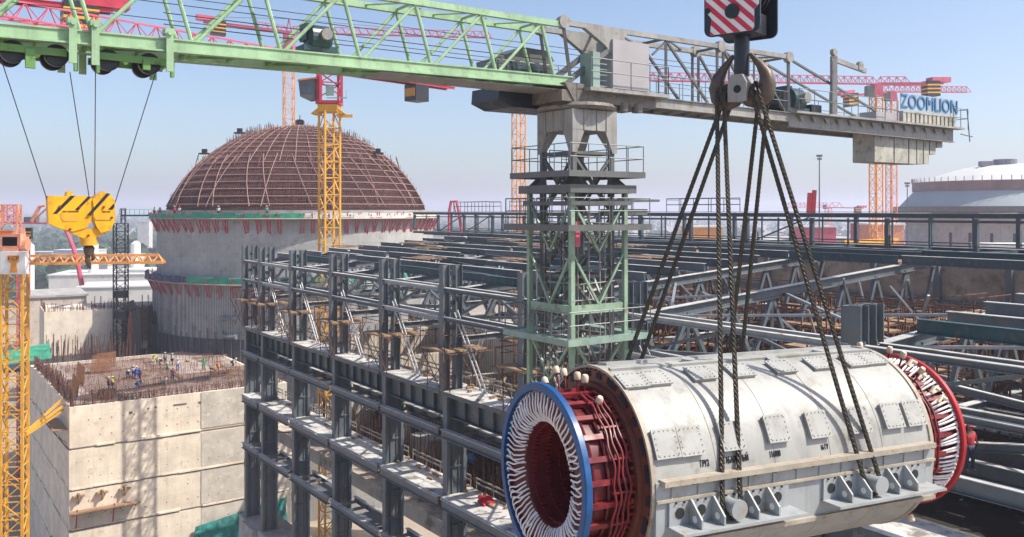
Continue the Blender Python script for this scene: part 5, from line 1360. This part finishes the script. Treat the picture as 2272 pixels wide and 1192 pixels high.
b = MB(); b.prism([(bx - 3.1, by - 1.5, 14.2), (bx - 1.3, by - 1.5, 14.4), (bx - 1.3, by - 1.5, 12.2), (bx - 2.0, by - 1.5, 12.1), (bx - 2.9, by - 1.5, 12.5)], Y3 * 1.5); cb = b.build('operator_cab', M['crane_grey_d'], c1)
b = MB(); b.prism([(bx - 2.8, by - 1.53, 13.7), (bx - 1.5, by - 1.53, 13.8), (bx - 1.6, by - 1.53, 12.8), (bx - 2.7, by - 1.53, 12.9)], Y3 * .02); b.build('cab_window', M['glass'], cb)
b = MB(); b.prism([(bx - 3.2, by - 1.6, 14.2), (bx - 1.2, by - 1.6, 14.45), (bx - 1.2, by - 1.6, 14.6), (bx - 3.1, by - 1.6, 14.4)], Y3 * 1.7); b.build('cab_roof', M['orange_p'], cb)
b = MB(); b.obox((bx + .3, by - 1.25, 13.2), X3 * .45, Y3 * .02, Z3 * .6); b.bar((bx, by - 1.4, 12.35), (bx + 2.2, by - 1.4, 12.35), .12, .1); b.bar((bx + 2.1, by - 1.4, 12.3), (bx + 2.1, by - 1.4, 13.2), .05, .05); b.build('electric_box', M['cab_green'], c1)
J0 = V((bx, by, 15.75))
b = MB(); truss(b, J0 + V((0, 0, -.3)), J0 + jd * 52 + V((0, 0, .3)), 1.3, 1.5, .15, .08, 1.9); b.build('jib', M['redpink'], c1)
b = MB(); cj = J0 - jd * 19.4 - V((0, 0, .15))
for sd_ in (-.7, .7):
    o = jd.cross(Z3) * sd_; b.ibeam(J0 + o - V((0, 0, .25)), cj + o, .30, .22, .05)
b.obox((J0 + cj) / 2, jd * 9.7, jd.cross(Z3) * .7, Z3 * .05); truss(b, J0 + V((0, 0, .1)), J0 - jd * 6, 1.2, 1.5, .14, .08, 1.6); b.build('counter_jib', M['red'], c1)
cwp = J0 - jd * 13.4; b = MB(); b.obox(cwp - Z3 * 1.35, jd * 1.1, jd.cross(Z3) * 1.0, Z3 * 1.0); cw = b.build('counterweight', M['black'], c1)
b = MB()
for k in range(5): b.obox(cwp - Z3 * 1.3 + jd * 1.0 + jd.cross(Z3) * (-.7 + k * .35), jd * .14, jd.cross(Z3) * .12, Z3 * .5); b.obox(cwp - Z3 * 1.3 + jd.cross(Z3) * 1.0 + jd * (-.6 + k * .35), jd * .12, jd.cross(Z3) * .02, Z3 * .5)
b.build('yellow_stripe', M['yellow'], cw)
b = MB(); b.obox(J0 - jd * 9.8 + Z3 * 1.6 if False else J0 - jd * 17.2 + Z3 * .45, jd * .8, jd.cross(Z3) * .5, Z3 * .5); b.build('winch', M['black'], c1)
b = MB(); b.obox(J0 - jd * 16.4 + Z3 * 1.0, jd * 1.1, jd.cross(Z3) * .05, Z3 * .28); b.build('sign_board', M['redpink'], c1)

def simple_crane(px, Ym, ztop, mcol, jcol, jl, jr, zj, label, w=1.9, cwt=None, cab=True, rz=.5, jw=1.2, jh=1.4, apex=0, cw_top=False):
    p = at(px, 468, Ym); x, y = p.x, p.y
    c = empty('tower_crane', (x, y, GROUND), label, 'tower crane', GC)
    b = MB(); mast(b, x, y, GROUND, ztop, w, rz, .2, .1, w * 1.1); b.build('mast', mcol, c)
    b = MB(); b.hexa([(x - w * .6, y - w * .6, ztop), (x + w * .6, y - w * .6, ztop), (x + w * .6, y + w * .6, ztop), (x - w * .6, y + w * .6, ztop), (x - w * .5, y - w * .5, zj), (x + w * .5, y - w * .5, zj), (x + w * .5, y + w * .5, zj), (x - w * .5, y + w * .5, zj)])
    if apex: b.bar((x - .6, y, zj), (x, y, zj + apex), .2, .2); b.bar((x + .6, y, zj), (x, y, zj + apex), .2, .2)
    b.build('slewing_head', jcol, c)
    O = V((x, y, zj)); a = V(jl); d = (a - O); 
    b = MB(); truss(b, O, V(jl), jw, jh, .17, .10); b.build('jib', jcol, c)
    q = V(jr); b = MB(); dd = (q - O).normalized(); sdv = dd.cross(Z3)
    for k in (-.6, .6): b.ibeam(O + sdv * k, q + sdv * k, .45, .3, .06)
    b.obox((O + q) / 2, (q - O) / 2, sdv * .6, Z3 * .05); truss(b, O, O + dd * min(8, (q - O).length * .5), jw, jh, .16, .1); b.build('counter_jib', jcol, c)
    b = MB(); r = O.lerp(q, .84); b.obox(r - Z3 * 1.0, dd * 1.5, sdv * .9, Z3 * 1.5); cwo = b.build('counterweight', M['black'], c)
    b = MB()
    for k in range(3): b.obox(r - Z3 * (.3 + k * .75), dd * 1.53, sdv * .93, Z3 * .14)
    b.build('yellow_stripe', M['yellow'], cwo)
    b = MB(); r = O.lerp(q, .96); b.obox(r + Z3 * .7, dd * 2.2, sdv * .9, Z3 * .5); b.build('winch_house', jcol, c)
    if cab: b = MB(); b.obox((x - w * .95, y - w * .5, ztop + .9), X3 * .7, Y3 * .8, Z3 * 1.0); b.build('operator_cab', M['crane_grey_d'], c)
    if apex:
        b = MB()
        for e in (O.lerp(V(jl), .6), O.lerp(q, .8)): b.tube([O + Z3 * apex, e + Z3 * (jh if e is not q else .2)], .04, 4)
        b.build('tie_rope', M['cable'], c)
    return c
simple_crane(641, 190, 33, M['orange_p'], M['redpink'], at(1090, 84, 203), at(452, 48, 182), 38.3, 'far orange crane rising directly behind the top of the rebar dome', 2.0, apex=3)
pD = at(1151, 468, 170)
simple_crane(1151, 170, 21.0, M['orange_p'], M['redpink'], (pD.x + 13, pD.y + 44, 23.2), (pD.x - 1.0, pD.y - 12, 23.2), 22.8, 'faded orange crane mast between dome and green crane, its head hidden by the cab', 1.9)
simple_crane(1944, 170, 22.0, M['orange_p'], M['redpink'], at(1380, 178, 150), at(2088, 186, 174), 24.4, 'distant red-jibbed crane behind the sign board, left one of the pair', 1.7)
simple_crane(1978, 205, 25.5, M['pink_p'], M['redpink'], at(2150, 205, 216), at(1870, 214, 198), 27.6, 'distant slim red crane behind the sign board, right one of the pair', 1.7)
simple_crane(1838, 420, 1.0, M['pink_p'], M['redpink'], at(1745, 462, 400), at(1915, 462, 425), 1.6, 'tiny faraway crane low above the lantern between the ropes', 2.2, jw=1.6, jh=2.4)
simple_crane(-241, 74, 16.5, M['yellow'], M['red'], (-92, 44, 19), (-38.2, 84.2, 19.0), 18.7, 'crane outside the frame whose red counter-jib crosses the top corner behind the green jib', 1.8)
# the crane with the white sign box at the left edge
gx = at(32, 468, 89); x, y = gx.x, gx.y
c2 = empty('tower_crane', (x, y, GROUND), 'orange-yellow lattice crane at the left edge with a white sign box on its head', 'tower crane', GC)
b = MB(); mast(b, x, y, GROUND, -6.3, 1.95, .25, .26, .10, 1.75); b.build('mast', M['yellow'], c2)
b = MB(); b.obox((x + .75, y - 1.3, -5.15), X3 * 1.25, Y3 * .35, Z3 * 1.12); sb = b.build('sign_box', M['white'], c2)
b = MB(); b.prism([(x + .78 + q * 1.15, y - 1.68, z) for q, z in ((-.45, -4.4), (.55, -4.4), (.5, -5.0), (.3, -5.2), (.42, -6.1), (-.28, -6.1), (-.12, -5.2), (-.45, -5.0))], Y3 * .02); sp_ = b.build('sign_panel', pm('sign_orange', (.78, .30, .02), .5, 0, .1, 2), sb)
b = MB(); text_mesh(b, 'KCP', .56, basis(X3 * 1.1, Z3, -Y3, (x + .83, y - 1.705, -4.72)), .006); b.build('lettering', M['black'], sp_)
b = MB(); b.obox((x - .2, y, -3.3), X3 * 1.1, Y3 * 1.1, Z3 * .7); mast(b, x - .5, y, -2.6, .6, 1.7, .3, .2, .1, 1.1); b.obox((x + .3, y - .6, -2.9), X3 * .9, Y3 * .5, Z3 * .6); b.tube([(x - 1, y - .4, -3.4), (x + 1.6, y - .4, -3.4)], .6, 12); b.build('slewing_head', M['pink_p'], c2)
b = MB(); truss(b, (x + .6, y, -5.3), at(364, 582, 91), 1.0, .75, .26, .13, 1.0); b.build('jib', M['orange_p'], c2)
b = MB(); b.ibeam((x, y, -2.2), (x - 9, y - 4, -2.2), .5, .6, .05); b.build('counter_jib', M['orange_p'], c2)
# ties from its mast to the concrete building
for k, (px, py) in enumerate(((140, 903), (140, 912), (140, 922))):
    pass
b = MB()
q = at(138, 910, 99.2)
for dz, dx in ((1.2, 0), (.6, .3), (0, .1)): b.bar((x + 1.0, y + .2, q.z - .3 + dz * .2), (q.x + dx, q.y, q.z + dz), .22, .22)
b.build('wall_tie', M['yellow'], c2)
# small red crane and folded concrete pump boom at the far left
x, y = at(52, 468, 150).x, 150
c3 = empty('tower_crane', (x, y, GROUND), 'small pinkish red crane with a stub counter-jib, left of the yellow hook block', 'tower crane', GC)
b = MB(); mast(b, x, y, GROUND, -3.6, 1.6, .3, .18, .09); b.build('mast', M['redpink'], c3)
b = MB(); b.obox((x + 1.4, y, -2.1), X3 * 3.6, Y3 * .6, Z3 * .14); mast(b, x - 2.2, y, -2, .9, 1.5, .2, .14, .08, 1.0); truss(b, (x - .5, y, -2), (x - 18, y + 2, -2), 1, 1.1, .12, .07); b.build('jib', M['redpink'], c3)
b = MB(); b.obox((x + 1.2, y - .7, -3.8), X3 * .62, Y3 * .3, Z3 * .95); cw = b.build('counterweight', M['black'], c3)
b = MB(); b.obox((x + 1.2, y - 1.02, -3.6), X3 * .6, Y3 * .02, Z3 * .12); b.obox((x + 1.2, y - 1.02, -4.1), X3 * .6, Y3 * .02, Z3 * .12); b.build('yellow_stripe', M['yellow'], cw)
b = MB(); b.obox((x + 1.4, y, -1.5), X3 * 1.0, Y3 * .6, Z3 * .45); b.build('winch_house', M['crane_grey_d'], c3)
b = MB(); P = [at(182, 634, 146), at(172, 582, 146), at(162, 548, 146), at(147, 513, 146), at(128, 492, 146)]
b.tube(P, [.42, .38, .34, .30, .2], 8); b.tube([p + V((.15, -.5, .1)) for p in P], .1, 6); thing_mesh(b, 'concrete_pump_boom', M['redpink'], P[0], 'pinkish red concrete pump boom rising behind the yellow hook block', 'pump boom', None, True)
b = MB(); P = [at(70, 492, 148), at(88, 458, 148), at(100, 456, 148)]; b.tube(P, [.35, .3, .2], 8); b.tube([at(78, 486, 148), at(104, 462, 148)], .16, 6); b.tube([at(52, 560, 148), at(52, 505, 148)], .35, 8)
thing_mesh(b, 'concrete_pump_boom', M['pink_p'], at(52, 560, 148), 'pale pink folded pump boom sticking up over the small red crane', 'pump boom', None, True)
# dark hoist tower with its green bridge
x, y = at(268, 468, 140).x, 140
ht = empty('hoist_tower', (x, y, GROUND), 'slim dark lattice hoist tower left of the reactor with a green bridge at its top', 'hoist tower')
b = MB(); mast(b, x, y, GROUND, -2.0, 1.75, .15, .17, .08, 1.3); mast(b, x + .4, y, -2.0, .4, .6, .15, .09, .05, .7); b.build('lattice', M['black'], ht)
b = MB(); q = RP(186, 25, -.6); b.ibeam((x, y, -.75), q - Z3 * .2, .3, 1.0, .05); b.bar((x, y - .5, .25), q + V((0, -.5, .8)), .07, .07)
for k in range(8): 
    w_ = V((x, y - .5, -.6)).lerp(q + V((0, -.5, -.1)), k / 7); b.bar(w_, w_ + Z3 * .9, .06, .06)
b.build('bridge', M['net'], ht)
for zz in (-13.2, -16.4): b = MB(); b.obox((x, y, zz), X3 * .85, Y3 * .8, Z3 * .55); b.build('hoist_cage', M['navy'], ht)
# red placing booms standing on the hall roof
b = MB(); P = [at(q[0], q[1], 116) for q in ((996, 534), (997, 470), (1001, 447), (1013, 446), (1018, 470), (1027, 534))]; b.tube(P, .22, 6); b.tube([at(1006, 447, 116), at(1012, 480, 116)], .08, 5)
thing_mesh(b, 'placing_boom', M['redpink'], P[0], 'thin red hoop-shaped placing boom standing on the hall roof near the dome', 'pump boom')
b = MB(); b.bar(at(1794, 476, 120), at(1797, 428, 120), .55, .4, Y3); b.bar(at(1804, 476, 120), at(1807, 422, 120), .5, .4, Y3)
thing_mesh(b, 'placing_boom', M['dred'], at(1800, 476, 120), 'pair of upright red boom sections just right of the slanting ropes', 'pump boom')
# lamp masts
for px, yt, Y, lab in ((1818, 346, 200, 'tall slim floodlight mast between the ropes and the counterweights'), (2013, 407, 230, 'slim floodlight mast left of the white dome')):
    p = at(px, yt, Y); b = MB(); b.tube([(p.x, p.y, GROUND), p], [.35, .12], 8); b.obox(p, X3 * .6, Y3 * .3, Z3 * .25); b.obox(p - Z3 * .7, X3 * .45, Y3 * .3, Z3 * .2)
    thing_mesh(b, 'floodlight_mast', M['crane_grey_d'], (p.x, p.y, GROUND), lab, 'floodlight mast')
# things seen through the lantern
for px, py, Y, w, d, mat, lab in ((1782, 505, 210, 8, 6, M['redpink'], 'reddish site building seen through the lantern left of the thick post'), (1935, 500, 190, 7, 6, M['pink_p'], 'pale pink site building seen through the lantern below the counterweights'),
        (1905, 497, 230, 12, 5, M['redbr'], 'dark red scaffold-clad block seen through the middle of the lantern'), (1525, 505, 200, 8, 6, M['orange_p'], 'orange site container seen through the lantern by the slanting ropes'),
        (1148, 500, 175, 4, 4, M['orange_p'], 'orange scaffold-clad block at the foot of the faded orange crane'), (2195, 545, 170, 9, 6, M['white'], 'white container seen through the lantern in front of the far reactor'),
        (1560, 535, 260, 24, 10, M['shed'], 'pale low shed seen through the lantern behind the near ropes'), (1690, 530, 280, 30, 12, M['shed_r'], 'long white shed seen through the lantern right of the ropes'), (1900, 540, 180, 5, 4, M['white'], 'small white hut seen through the lantern')):
    shed('site_building', px, py, Y, w, d, GROUND, .05, mat, lab, 'site building', M['shed_r'])
b = MB(); p = at(1870, 538, 165); b.bar(p, at(1990, 533, 172), .8, .8); b.bar(at(1870, 545, 165), at(1985, 541, 171), .3, .3)
thing_mesh(b, 'crane_boom', M['yellow'], p, 'yellow crane boom lying level, seen through the lantern', 'crane boom')
# ================================================================== workers
def skin_mesh(name, verts, edges, radii, sub=1):
    me = bpy.data.meshes.new(name); me.from_pydata(verts, edges, []); o = bpy.data.objects.new(name, me); col.objects.link(o)
    md = o.modifiers.new('s', 'SKIN'); sv = me.skin_vertices[0].data if me.skin_vertices else None
    if sv is None:
        bpy.context.view_layer.objects.active = o; bpy.ops.mesh.customdata_skin_add(); sv = me.skin_vertices[0].data
    for k, r in enumerate(radii): sv[k].radius = (r, r)
    sv[0].use_root = True
    o.modifiers.new('d', 'SUBSURF').levels = sub
    bpy.context.view_layer.update()
    m2 = bpy.data.meshes.new_from_object(o.evaluated_get(bpy.context.evaluated_depsgraph_get()))
    bpy.data.objects.remove(o); m2.name = name; return m2
def person_proto(pose):
    if pose == 'stand':
        J = dict(pel=(0, 0, .95), wai=(0, 0, 1.12), che=(0, 0, 1.34), nec=(0, 0, 1.50), hed=(0, -.02, 1.64), top=(0, -.01, 1.72), sl=(-.19, 0, 1.42), el=(-.25, -.02, 1.14), hl=(-.22, -.14, .92), sr=(.19, 0, 1.42), er=(.27, -.03, 1.15), hr=(.20, -.22, 1.02),
                 tl=(-.10, 0, .90), kl=(-.12, -.02, .50), al=(-.13, .02, .09), fl=(-.14, -.14, .05), tr=(.10, 0, .90), kr=(.12, -.04, .50), ar=(.14, .0, .09), fr=(.15, -.16, .05))
    else:
        J = dict(pel=(0, .18, .86), wai=(0, .06, 1.0), che=(0, -.14, 1.12), nec=(0, -.30, 1.18), hed=(0, -.42, 1.22), top=(0, -.49, 1.26), sl=(-.19, -.22, 1.12), el=(-.24, -.32, .86), hl=(-.16, -.48, .66), sr=(.19, -.22, 1.12), er=(.25, -.30, .86), hr=(.14, -.5, .62),
                 tl=(-.11, .16, .82), kl=(-.14, -.02, .48), al=(-.14, .10, .09), fl=(-.15, -.06, .05), tr=(.11, .16, .82), kr=(.15, -.06, .47), ar=(.15, .02, .09), fr=(.16, -.14, .05))
    def mk(nm, names, links, rad, sub=1):
        ix = {n: i for i, n in enumerate(names)}; return skin_mesh(nm, [J[n] for n in names], [(ix[a], ix[c]) for a, c in links], [rad[n] for n in names], sub)
    rad = dict(pel=.135, wai=.125, che=.15, nec=.055, hed=.10, top=.06, sl=.06, el=.045, hl=.04, sr=.06, er=.045, hr=.04, tl=.085, kl=.06, al=.045, fl=.045, tr=.085, kr=.06, ar=.045, fr=.045)
    ln = [('pel', 'wai'), ('wai', 'che'), ('che', 'nec'), ('nec', 'hed'), ('hed', 'top'), ('che', 'sl'), ('sl', 'el'), ('el', 'hl'), ('che', 'sr'), ('sr', 'er'), ('er', 'hr'), ('pel', 'tl'), ('tl', 'kl'), ('kl', 'al'), ('al', 'fl'), ('pel', 'tr'), ('tr', 'kr'), ('kr', 'ar'), ('ar', 'fr')]
    body = mk('person', list(J), ln, rad)
    big = {k: v * 1.2 for k, v in rad.items()}
    shirt = mk('shirt', ['wai', 'pel', 'che', 'sl', 'el', 'sr', 'er'], [('wai', 'pel'), ('wai', 'che'), ('che', 'sl'), ('sl', 'el'), ('che', 'sr'), ('sr', 'er')], big)
    trou = mk('trousers', ['pel', 'tl', 'kl', 'al', 'tr', 'kr', 'ar'], [('pel', 'tl'), ('tl', 'kl'), ('kl', 'al'), ('pel', 'tr'), ('tr', 'kr'), ('kr', 'ar')], {k: v * 1.22 for k, v in rad.items()})
    o = bpy.data.objects.new('person', body); col.objects.link(o); body.materials.append(M['skin'])
    out = []
    for nm, me in (('shirt', shirt), ('trousers', trou)):
        me.materials.append(M['blue']); c = bpy.data.objects.new(nm, me); col.objects.link(c); c.parent = o
    h = V(J['hed']); t = (V(J['top']) - h).normalized(); b = MB(); b.tube([h + t * .0 + Z3 * .03, h + t * .03 + Z3 * .03, h + t * .09, h + t * .13], [.155, .13, .115, .05], 10); hm_ = b.build('helmet', M['white'], o, local=True)
    b = MB(); f = V((0, -1, 0)); b.obox(h + f * .10 - Z3 * .01, X3 * .018, Y3 * .02, Z3 * .025); b.obox(h + f * .10 + V((-.035, 0, .025)), X3 * .012, Y3 * .006, Z3 * .008); b.obox(h + f * .10 + V((.035, 0, .025)), X3 * .012, Y3 * .006, Z3 * .008); b.obox(h + f * .092 - Z3 * .055, X3 * .03, Y3 * .008, Z3 * .006); b.build('face', M['skin'], o, local=True)
    for me in (body, shirt, trou): me.polygons.foreach_set('use_smooth', [True] * len(me.polygons))
    return o
CL = {'yellow': pm('hi_vis_yellow', (.62, .62, .05), .7), 'blue': pm('work_blue', (.03, .10, .38), .7), 'navy': pm('work_navy', (.02, .025, .06), .7), 'maroon': pm('work_maroon', (.10, .02, .04), .7), 'white': pm('work_white', (.6, .58, .55), .7),
      'green': pm('work_green', (.03, .28, .16), .7), 'orange': pm('work_orange', (.6, .25, .1), .7), 'red': pm('work_red', (.5, .04, .05), .7), 'cyan': pm('work_cyan', (.05, .35, .48), .7), 'grey': pm('work_grey', (.2, .2, .2), .7)}
PR = {p: person_proto(p) for p in ('stand', 'bend')}
used_p = set()
def person(pose, pos, rz, shirt, trou, helmet, label):
    pr = PR[pose]
    if pose in used_p: o = copy_thing(pr, pos, rz, label)
    else: used_p.add(pose); o = pr; o.location = pos; o.rotation_euler.z = rz; o['label'] = label
    o['category'] = 'person'; o['group'] = 'site workers'
    for c in o.children:
        k = c.name.split('.')[0]
        if k in ('shirt', 'trousers', 'helmet'):
            c.material_slots[0].link = 'OBJECT'; c.material_slots[0].material = CL[{'shirt': shirt, 'trousers': trou, 'helmet': helmet}[k]]
    return o
ppl = [(241, 868, 'stand', 2.0, 'maroon', 'navy', 'white', 'person in maroon top and dark trousers at the left end of the rebar deck'),
       (250, 867, 'stand', -1.2, 'yellow', 'navy', 'yellow', 'person in a yellow top and dark trousers at the left end of the rebar deck'),
       (284, 843, 'bend', .6, 'blue', 'navy', 'white', 'person bending over in blue at the left of the blue-clad group on the deck'),
       (296, 841, 'stand', .2, 'white', 'blue', 'white', 'person in white top standing in the middle of the blue-clad group on the deck'),
       (303, 842, 'stand', -2.2, 'blue', 'blue', 'white', 'person dressed all in blue standing in the group on the deck'),
       (310, 846, 'stand', 2.7, 'blue', 'maroon', 'red', 'person in blue top, maroon trousers and red helmet at the right of the deck group'),
       (306, 867, 'bend', 1.3, 'cyan', 'blue', 'blue', 'person in cyan and blue bending near the front edge of the deck'),
       (367, 864, 'stand', -.6, 'white', 'grey', 'red', 'person in white top with a red helmet near the front edge of the deck'),
       (383, 845, 'stand', .9, 'maroon', 'navy', 'orange', 'person in maroon with an orange helmet in the middle of the deck'),
       (371, 834, 'stand', 2.2, 'green', 'grey', 'white', 'person in a green top in the middle of the deck'),
       (342, 814, 'stand', .1, 'yellow', 'white', 'yellow', 'person in hi-vis yellow standing before the dark reactor base'),
       (354, 812, 'bend', -1, 'white', 'navy', 'yellow', 'person stooping in white before the dark reactor base'),
       (366, 809, 'stand', 1, 'grey', 'navy', 'white', 'person in grey before the dark reactor base'),
       (382, 812, 'stand', 2.1, 'white', 'navy', 'white', 'person in white top and dark trousers before the dark reactor base'),
       (452, 822, 'stand', .4, 'green', 'green', 'green', 'person dressed all in green on the right half of the deck'),
       (484, 828, 'stand', -1.9, 'orange', 'orange', 'orange', 'person dressed in pale orange on the right half of the deck'),
       (517, 816, 'bend', 1.6, 'white', 'maroon', 'white', 'person bending in white near the steel columns at the right of the deck'),
       (394, 824, 'stand', .3, 'white', 'blue', 'white', 'person in white top and blue trousers at the back of the deck')]
for px, py, pose, rz, s_, t_, h_, lab in ppl:
    Y = 21.78 * F / (py - HY); person(pose, zat(px, -21.78, Y), rz, s_, t_, h_, lab)
for a, s_, h_, lab in ((-128, 'red', 'white', 'tiny person in red shirt and white helmet on the gallery below the rebar dome'), (-125, 'white', 'red', 'tiny person in white with red helmet on the ring gallery, beside the one in red'), (-106, 'white', 'white', 'tiny person in white halfway along the ring gallery near the yellow mast'), (-148, 'white', 'yellow', 'tiny person in white with yellow helmet near the left end of the ring gallery'), (-140, 'grey', 'white', 'tiny person in grey on the left part of the ring gallery'), (-88, 'green', 'white', 'tiny person in green on the ring gallery just left of the yellow mast')):
    person('stand', RP(a, 24.3, -1.0), R(a) + 2.0, s_, 'navy', h_, lab)
person('stand', B(70.5, 3.2, -9.54), .3, 'red', 'navy', 'red', 'person in red on the steel floor beams below the red ring')
person('bend', B(37.5, 1.6, -18.16), 1.8, 'blue', 'grey', 'white', 'person in blue stooping on the white gallery between the fifth and sixth columns')

# ================================================================== ground, woods, far buildings, haze, sky, sun, camera
b = MB(); b.add([(-6500, -400, GROUND), (6500, -400, GROUND), (6500, 6500, GROUND), (-6500, 6500, GROUND)], [(0, 1, 2, 3)]); g = b.build('ground', M['sand'], None); tag(g, kind='structure')
b = MB(); rng = random.Random(77)
for k in range(4300):
    f = rng.random() ** 1.25; Y = 430 + 5200 * f
    if rng.random() < .62: t = rng.choice((rng.uniform(-.62, -.38), rng.uniform(-.13, .02), rng.uniform(.15, .62)))
    else: t = rng.uniform(-.75, .75)
    if Y < 640 and (t > -.36 or t < -.60): continue
    x = t * Y; r = rng.uniform(3.5, 7.5) * (1 + Y / 4500); zc_ = GROUND + r * 1.25 + rng.uniform(0, 5)
    n = 30 if Y < 1200 else 13
    for i in range(n):
        while True:
            q = V((rng.uniform(-1, 1), rng.uniform(-1, 1), rng.uniform(-1, 1)))
            if q.length < 1: break
        p = V((x, Y, zc_)) + V((q.x * r, q.y * r, q.z * r * 1.15)); s = r * rng.uniform(.22, .5)
        a = V((rng.uniform(-1, 1), rng.uniform(-1, 1), rng.uniform(-1, 1))).normalized(); c = a.cross(V((rng.uniform(-1, 1), rng.uniform(-1, 1), 1))).normalized()
        b.add([p - a * s - c * s * .6, p + a * s * .8 - c * s, p + a * s + c * s * .7, p - a * s * .7 + c * s], [(0, 1, 2, 3)])
tag(b.build('forest', M['leaf'], None, recalc=False), 'hazy dark green woods covering the flat land out to the horizon', 'woods', kind='stuff')
far = [(305, 492, 700, 9, 8, 'pale tower block standing in the hazy woods right of the hoist tower'), (118, 556, 520, 26, 12, 'low white building in the woods left of the yellow hook'), (240, 566, 480, 16, 10, 'low pale building in the woods behind the hoist tower'), (70, 560, 600, 14, 10, 'small white building at the edge of the woods by the orange crane'),
       (170, 552, 640, 20, 10, 'grey-roofed building in the woods behind the pump boom'), (1030, 527, 640, 30, 14, 'pale building in the woods between dome and main crane'), (960, 521, 760, 20, 12, 'low building in the hazy woods just right of the rebar dome')]
for px, py, Y, w, d, lab in far: shed('distant_building', px, py, Y, w, d, GROUND, .05, M['shed'], lab, 'building', M['shed_r'])
b = MB(); b.box(-6900, 6900, -700, 6900, GROUND - 1.0, 62)
hz = b.build('haze', M['white'], None); tag(hz, kind='stuff')
mz = bpy.data.materials.new('haze_air'); mz.use_nodes = True; nt = mz.node_tree; nt.nodes.remove(nt.nodes['Principled BSDF'])
pv = nt.nodes.new('ShaderNodeVolumePrincipled'); pv.inputs['Color'].default_value = (.80, .835, 1.0, 1); pv.inputs['Density'].default_value = HAZE_D; pv.inputs['Anisotropy'].default_value = .25
nt.links.new(pv.outputs[0], nt.nodes['Material Output'].inputs['Volume']); hz.data.materials.clear(); hz.data.materials.append(mz)

w = bpy.data.worlds.new('World'); sc.world = w; w.use_nodes = True; nt = w.node_tree; bg = nt.nodes['Background']
sky = nt.nodes.new('ShaderNodeTexSky'); sky.sky_type = 'NISHITA'; sky.sun_disc = False
sky.sun_elevation = R(SUN_EL); sky.sun_rotation = R(90 - SUN_AZ); sky.air_density = .85; sky.dust_density = SKY_DUST; sky.ozone_density = 1.8; sky.altitude = 40
nt.links.new(sky.outputs[0], bg.inputs['Color']); bg.inputs['Strength'].default_value = SKY_S
sl_ = bpy.data.lights.new('sun', 'SUN'); sl_.energy = SUN_S; sl_.angle = R(.5); sl_.color = (1, .935, .83); so = bpy.data.objects.new('sun', sl_); col.objects.link(so)
sd = V((math.cos(R(SUN_AZ)) * math.cos(R(SUN_EL)), math.sin(R(SUN_AZ)) * math.cos(R(SUN_EL)), math.sin(R(SUN_EL)))); so.rotation_euler = sd.to_track_quat('Z', 'Y').to_euler(); so.location = sd * 60
cam = bpy.data.cameras.new('camera'); co = bpy.data.objects.new('camera', cam); col.objects.link(co); sc.camera = co
co.rotation_euler = (R(90), 0, 0); cam.sensor_width = 36; cam.lens = 36 * F / 2272; cam.shift_y = -(596 - HY) / 2272; cam.clip_start = .5; cam.clip_end = 12000
sc.render.resolution_x = 1024; sc.render.resolution_y = 537
sc.view_settings.view_transform = 'Standard'; sc.view_settings.look = 'None'; sc.view_settings.exposure = EXPO; sc.view_settings.gamma = 1
sc.cycles.use_denoising = True; sc.cycles.max_bounces = 6; sc.cycles.diffuse_bounces = 3; sc.cycles.glossy_bounces = 2; sc.cycles.volume_bounces = 1; sc.cycles.use_adaptive_sampling = True; sc.cycles.adaptive_threshold = .02
sc.cycles.sample_clamp_indirect = 6
for o in bpy.data.objects:
    if '_o' in o: del o['_o']
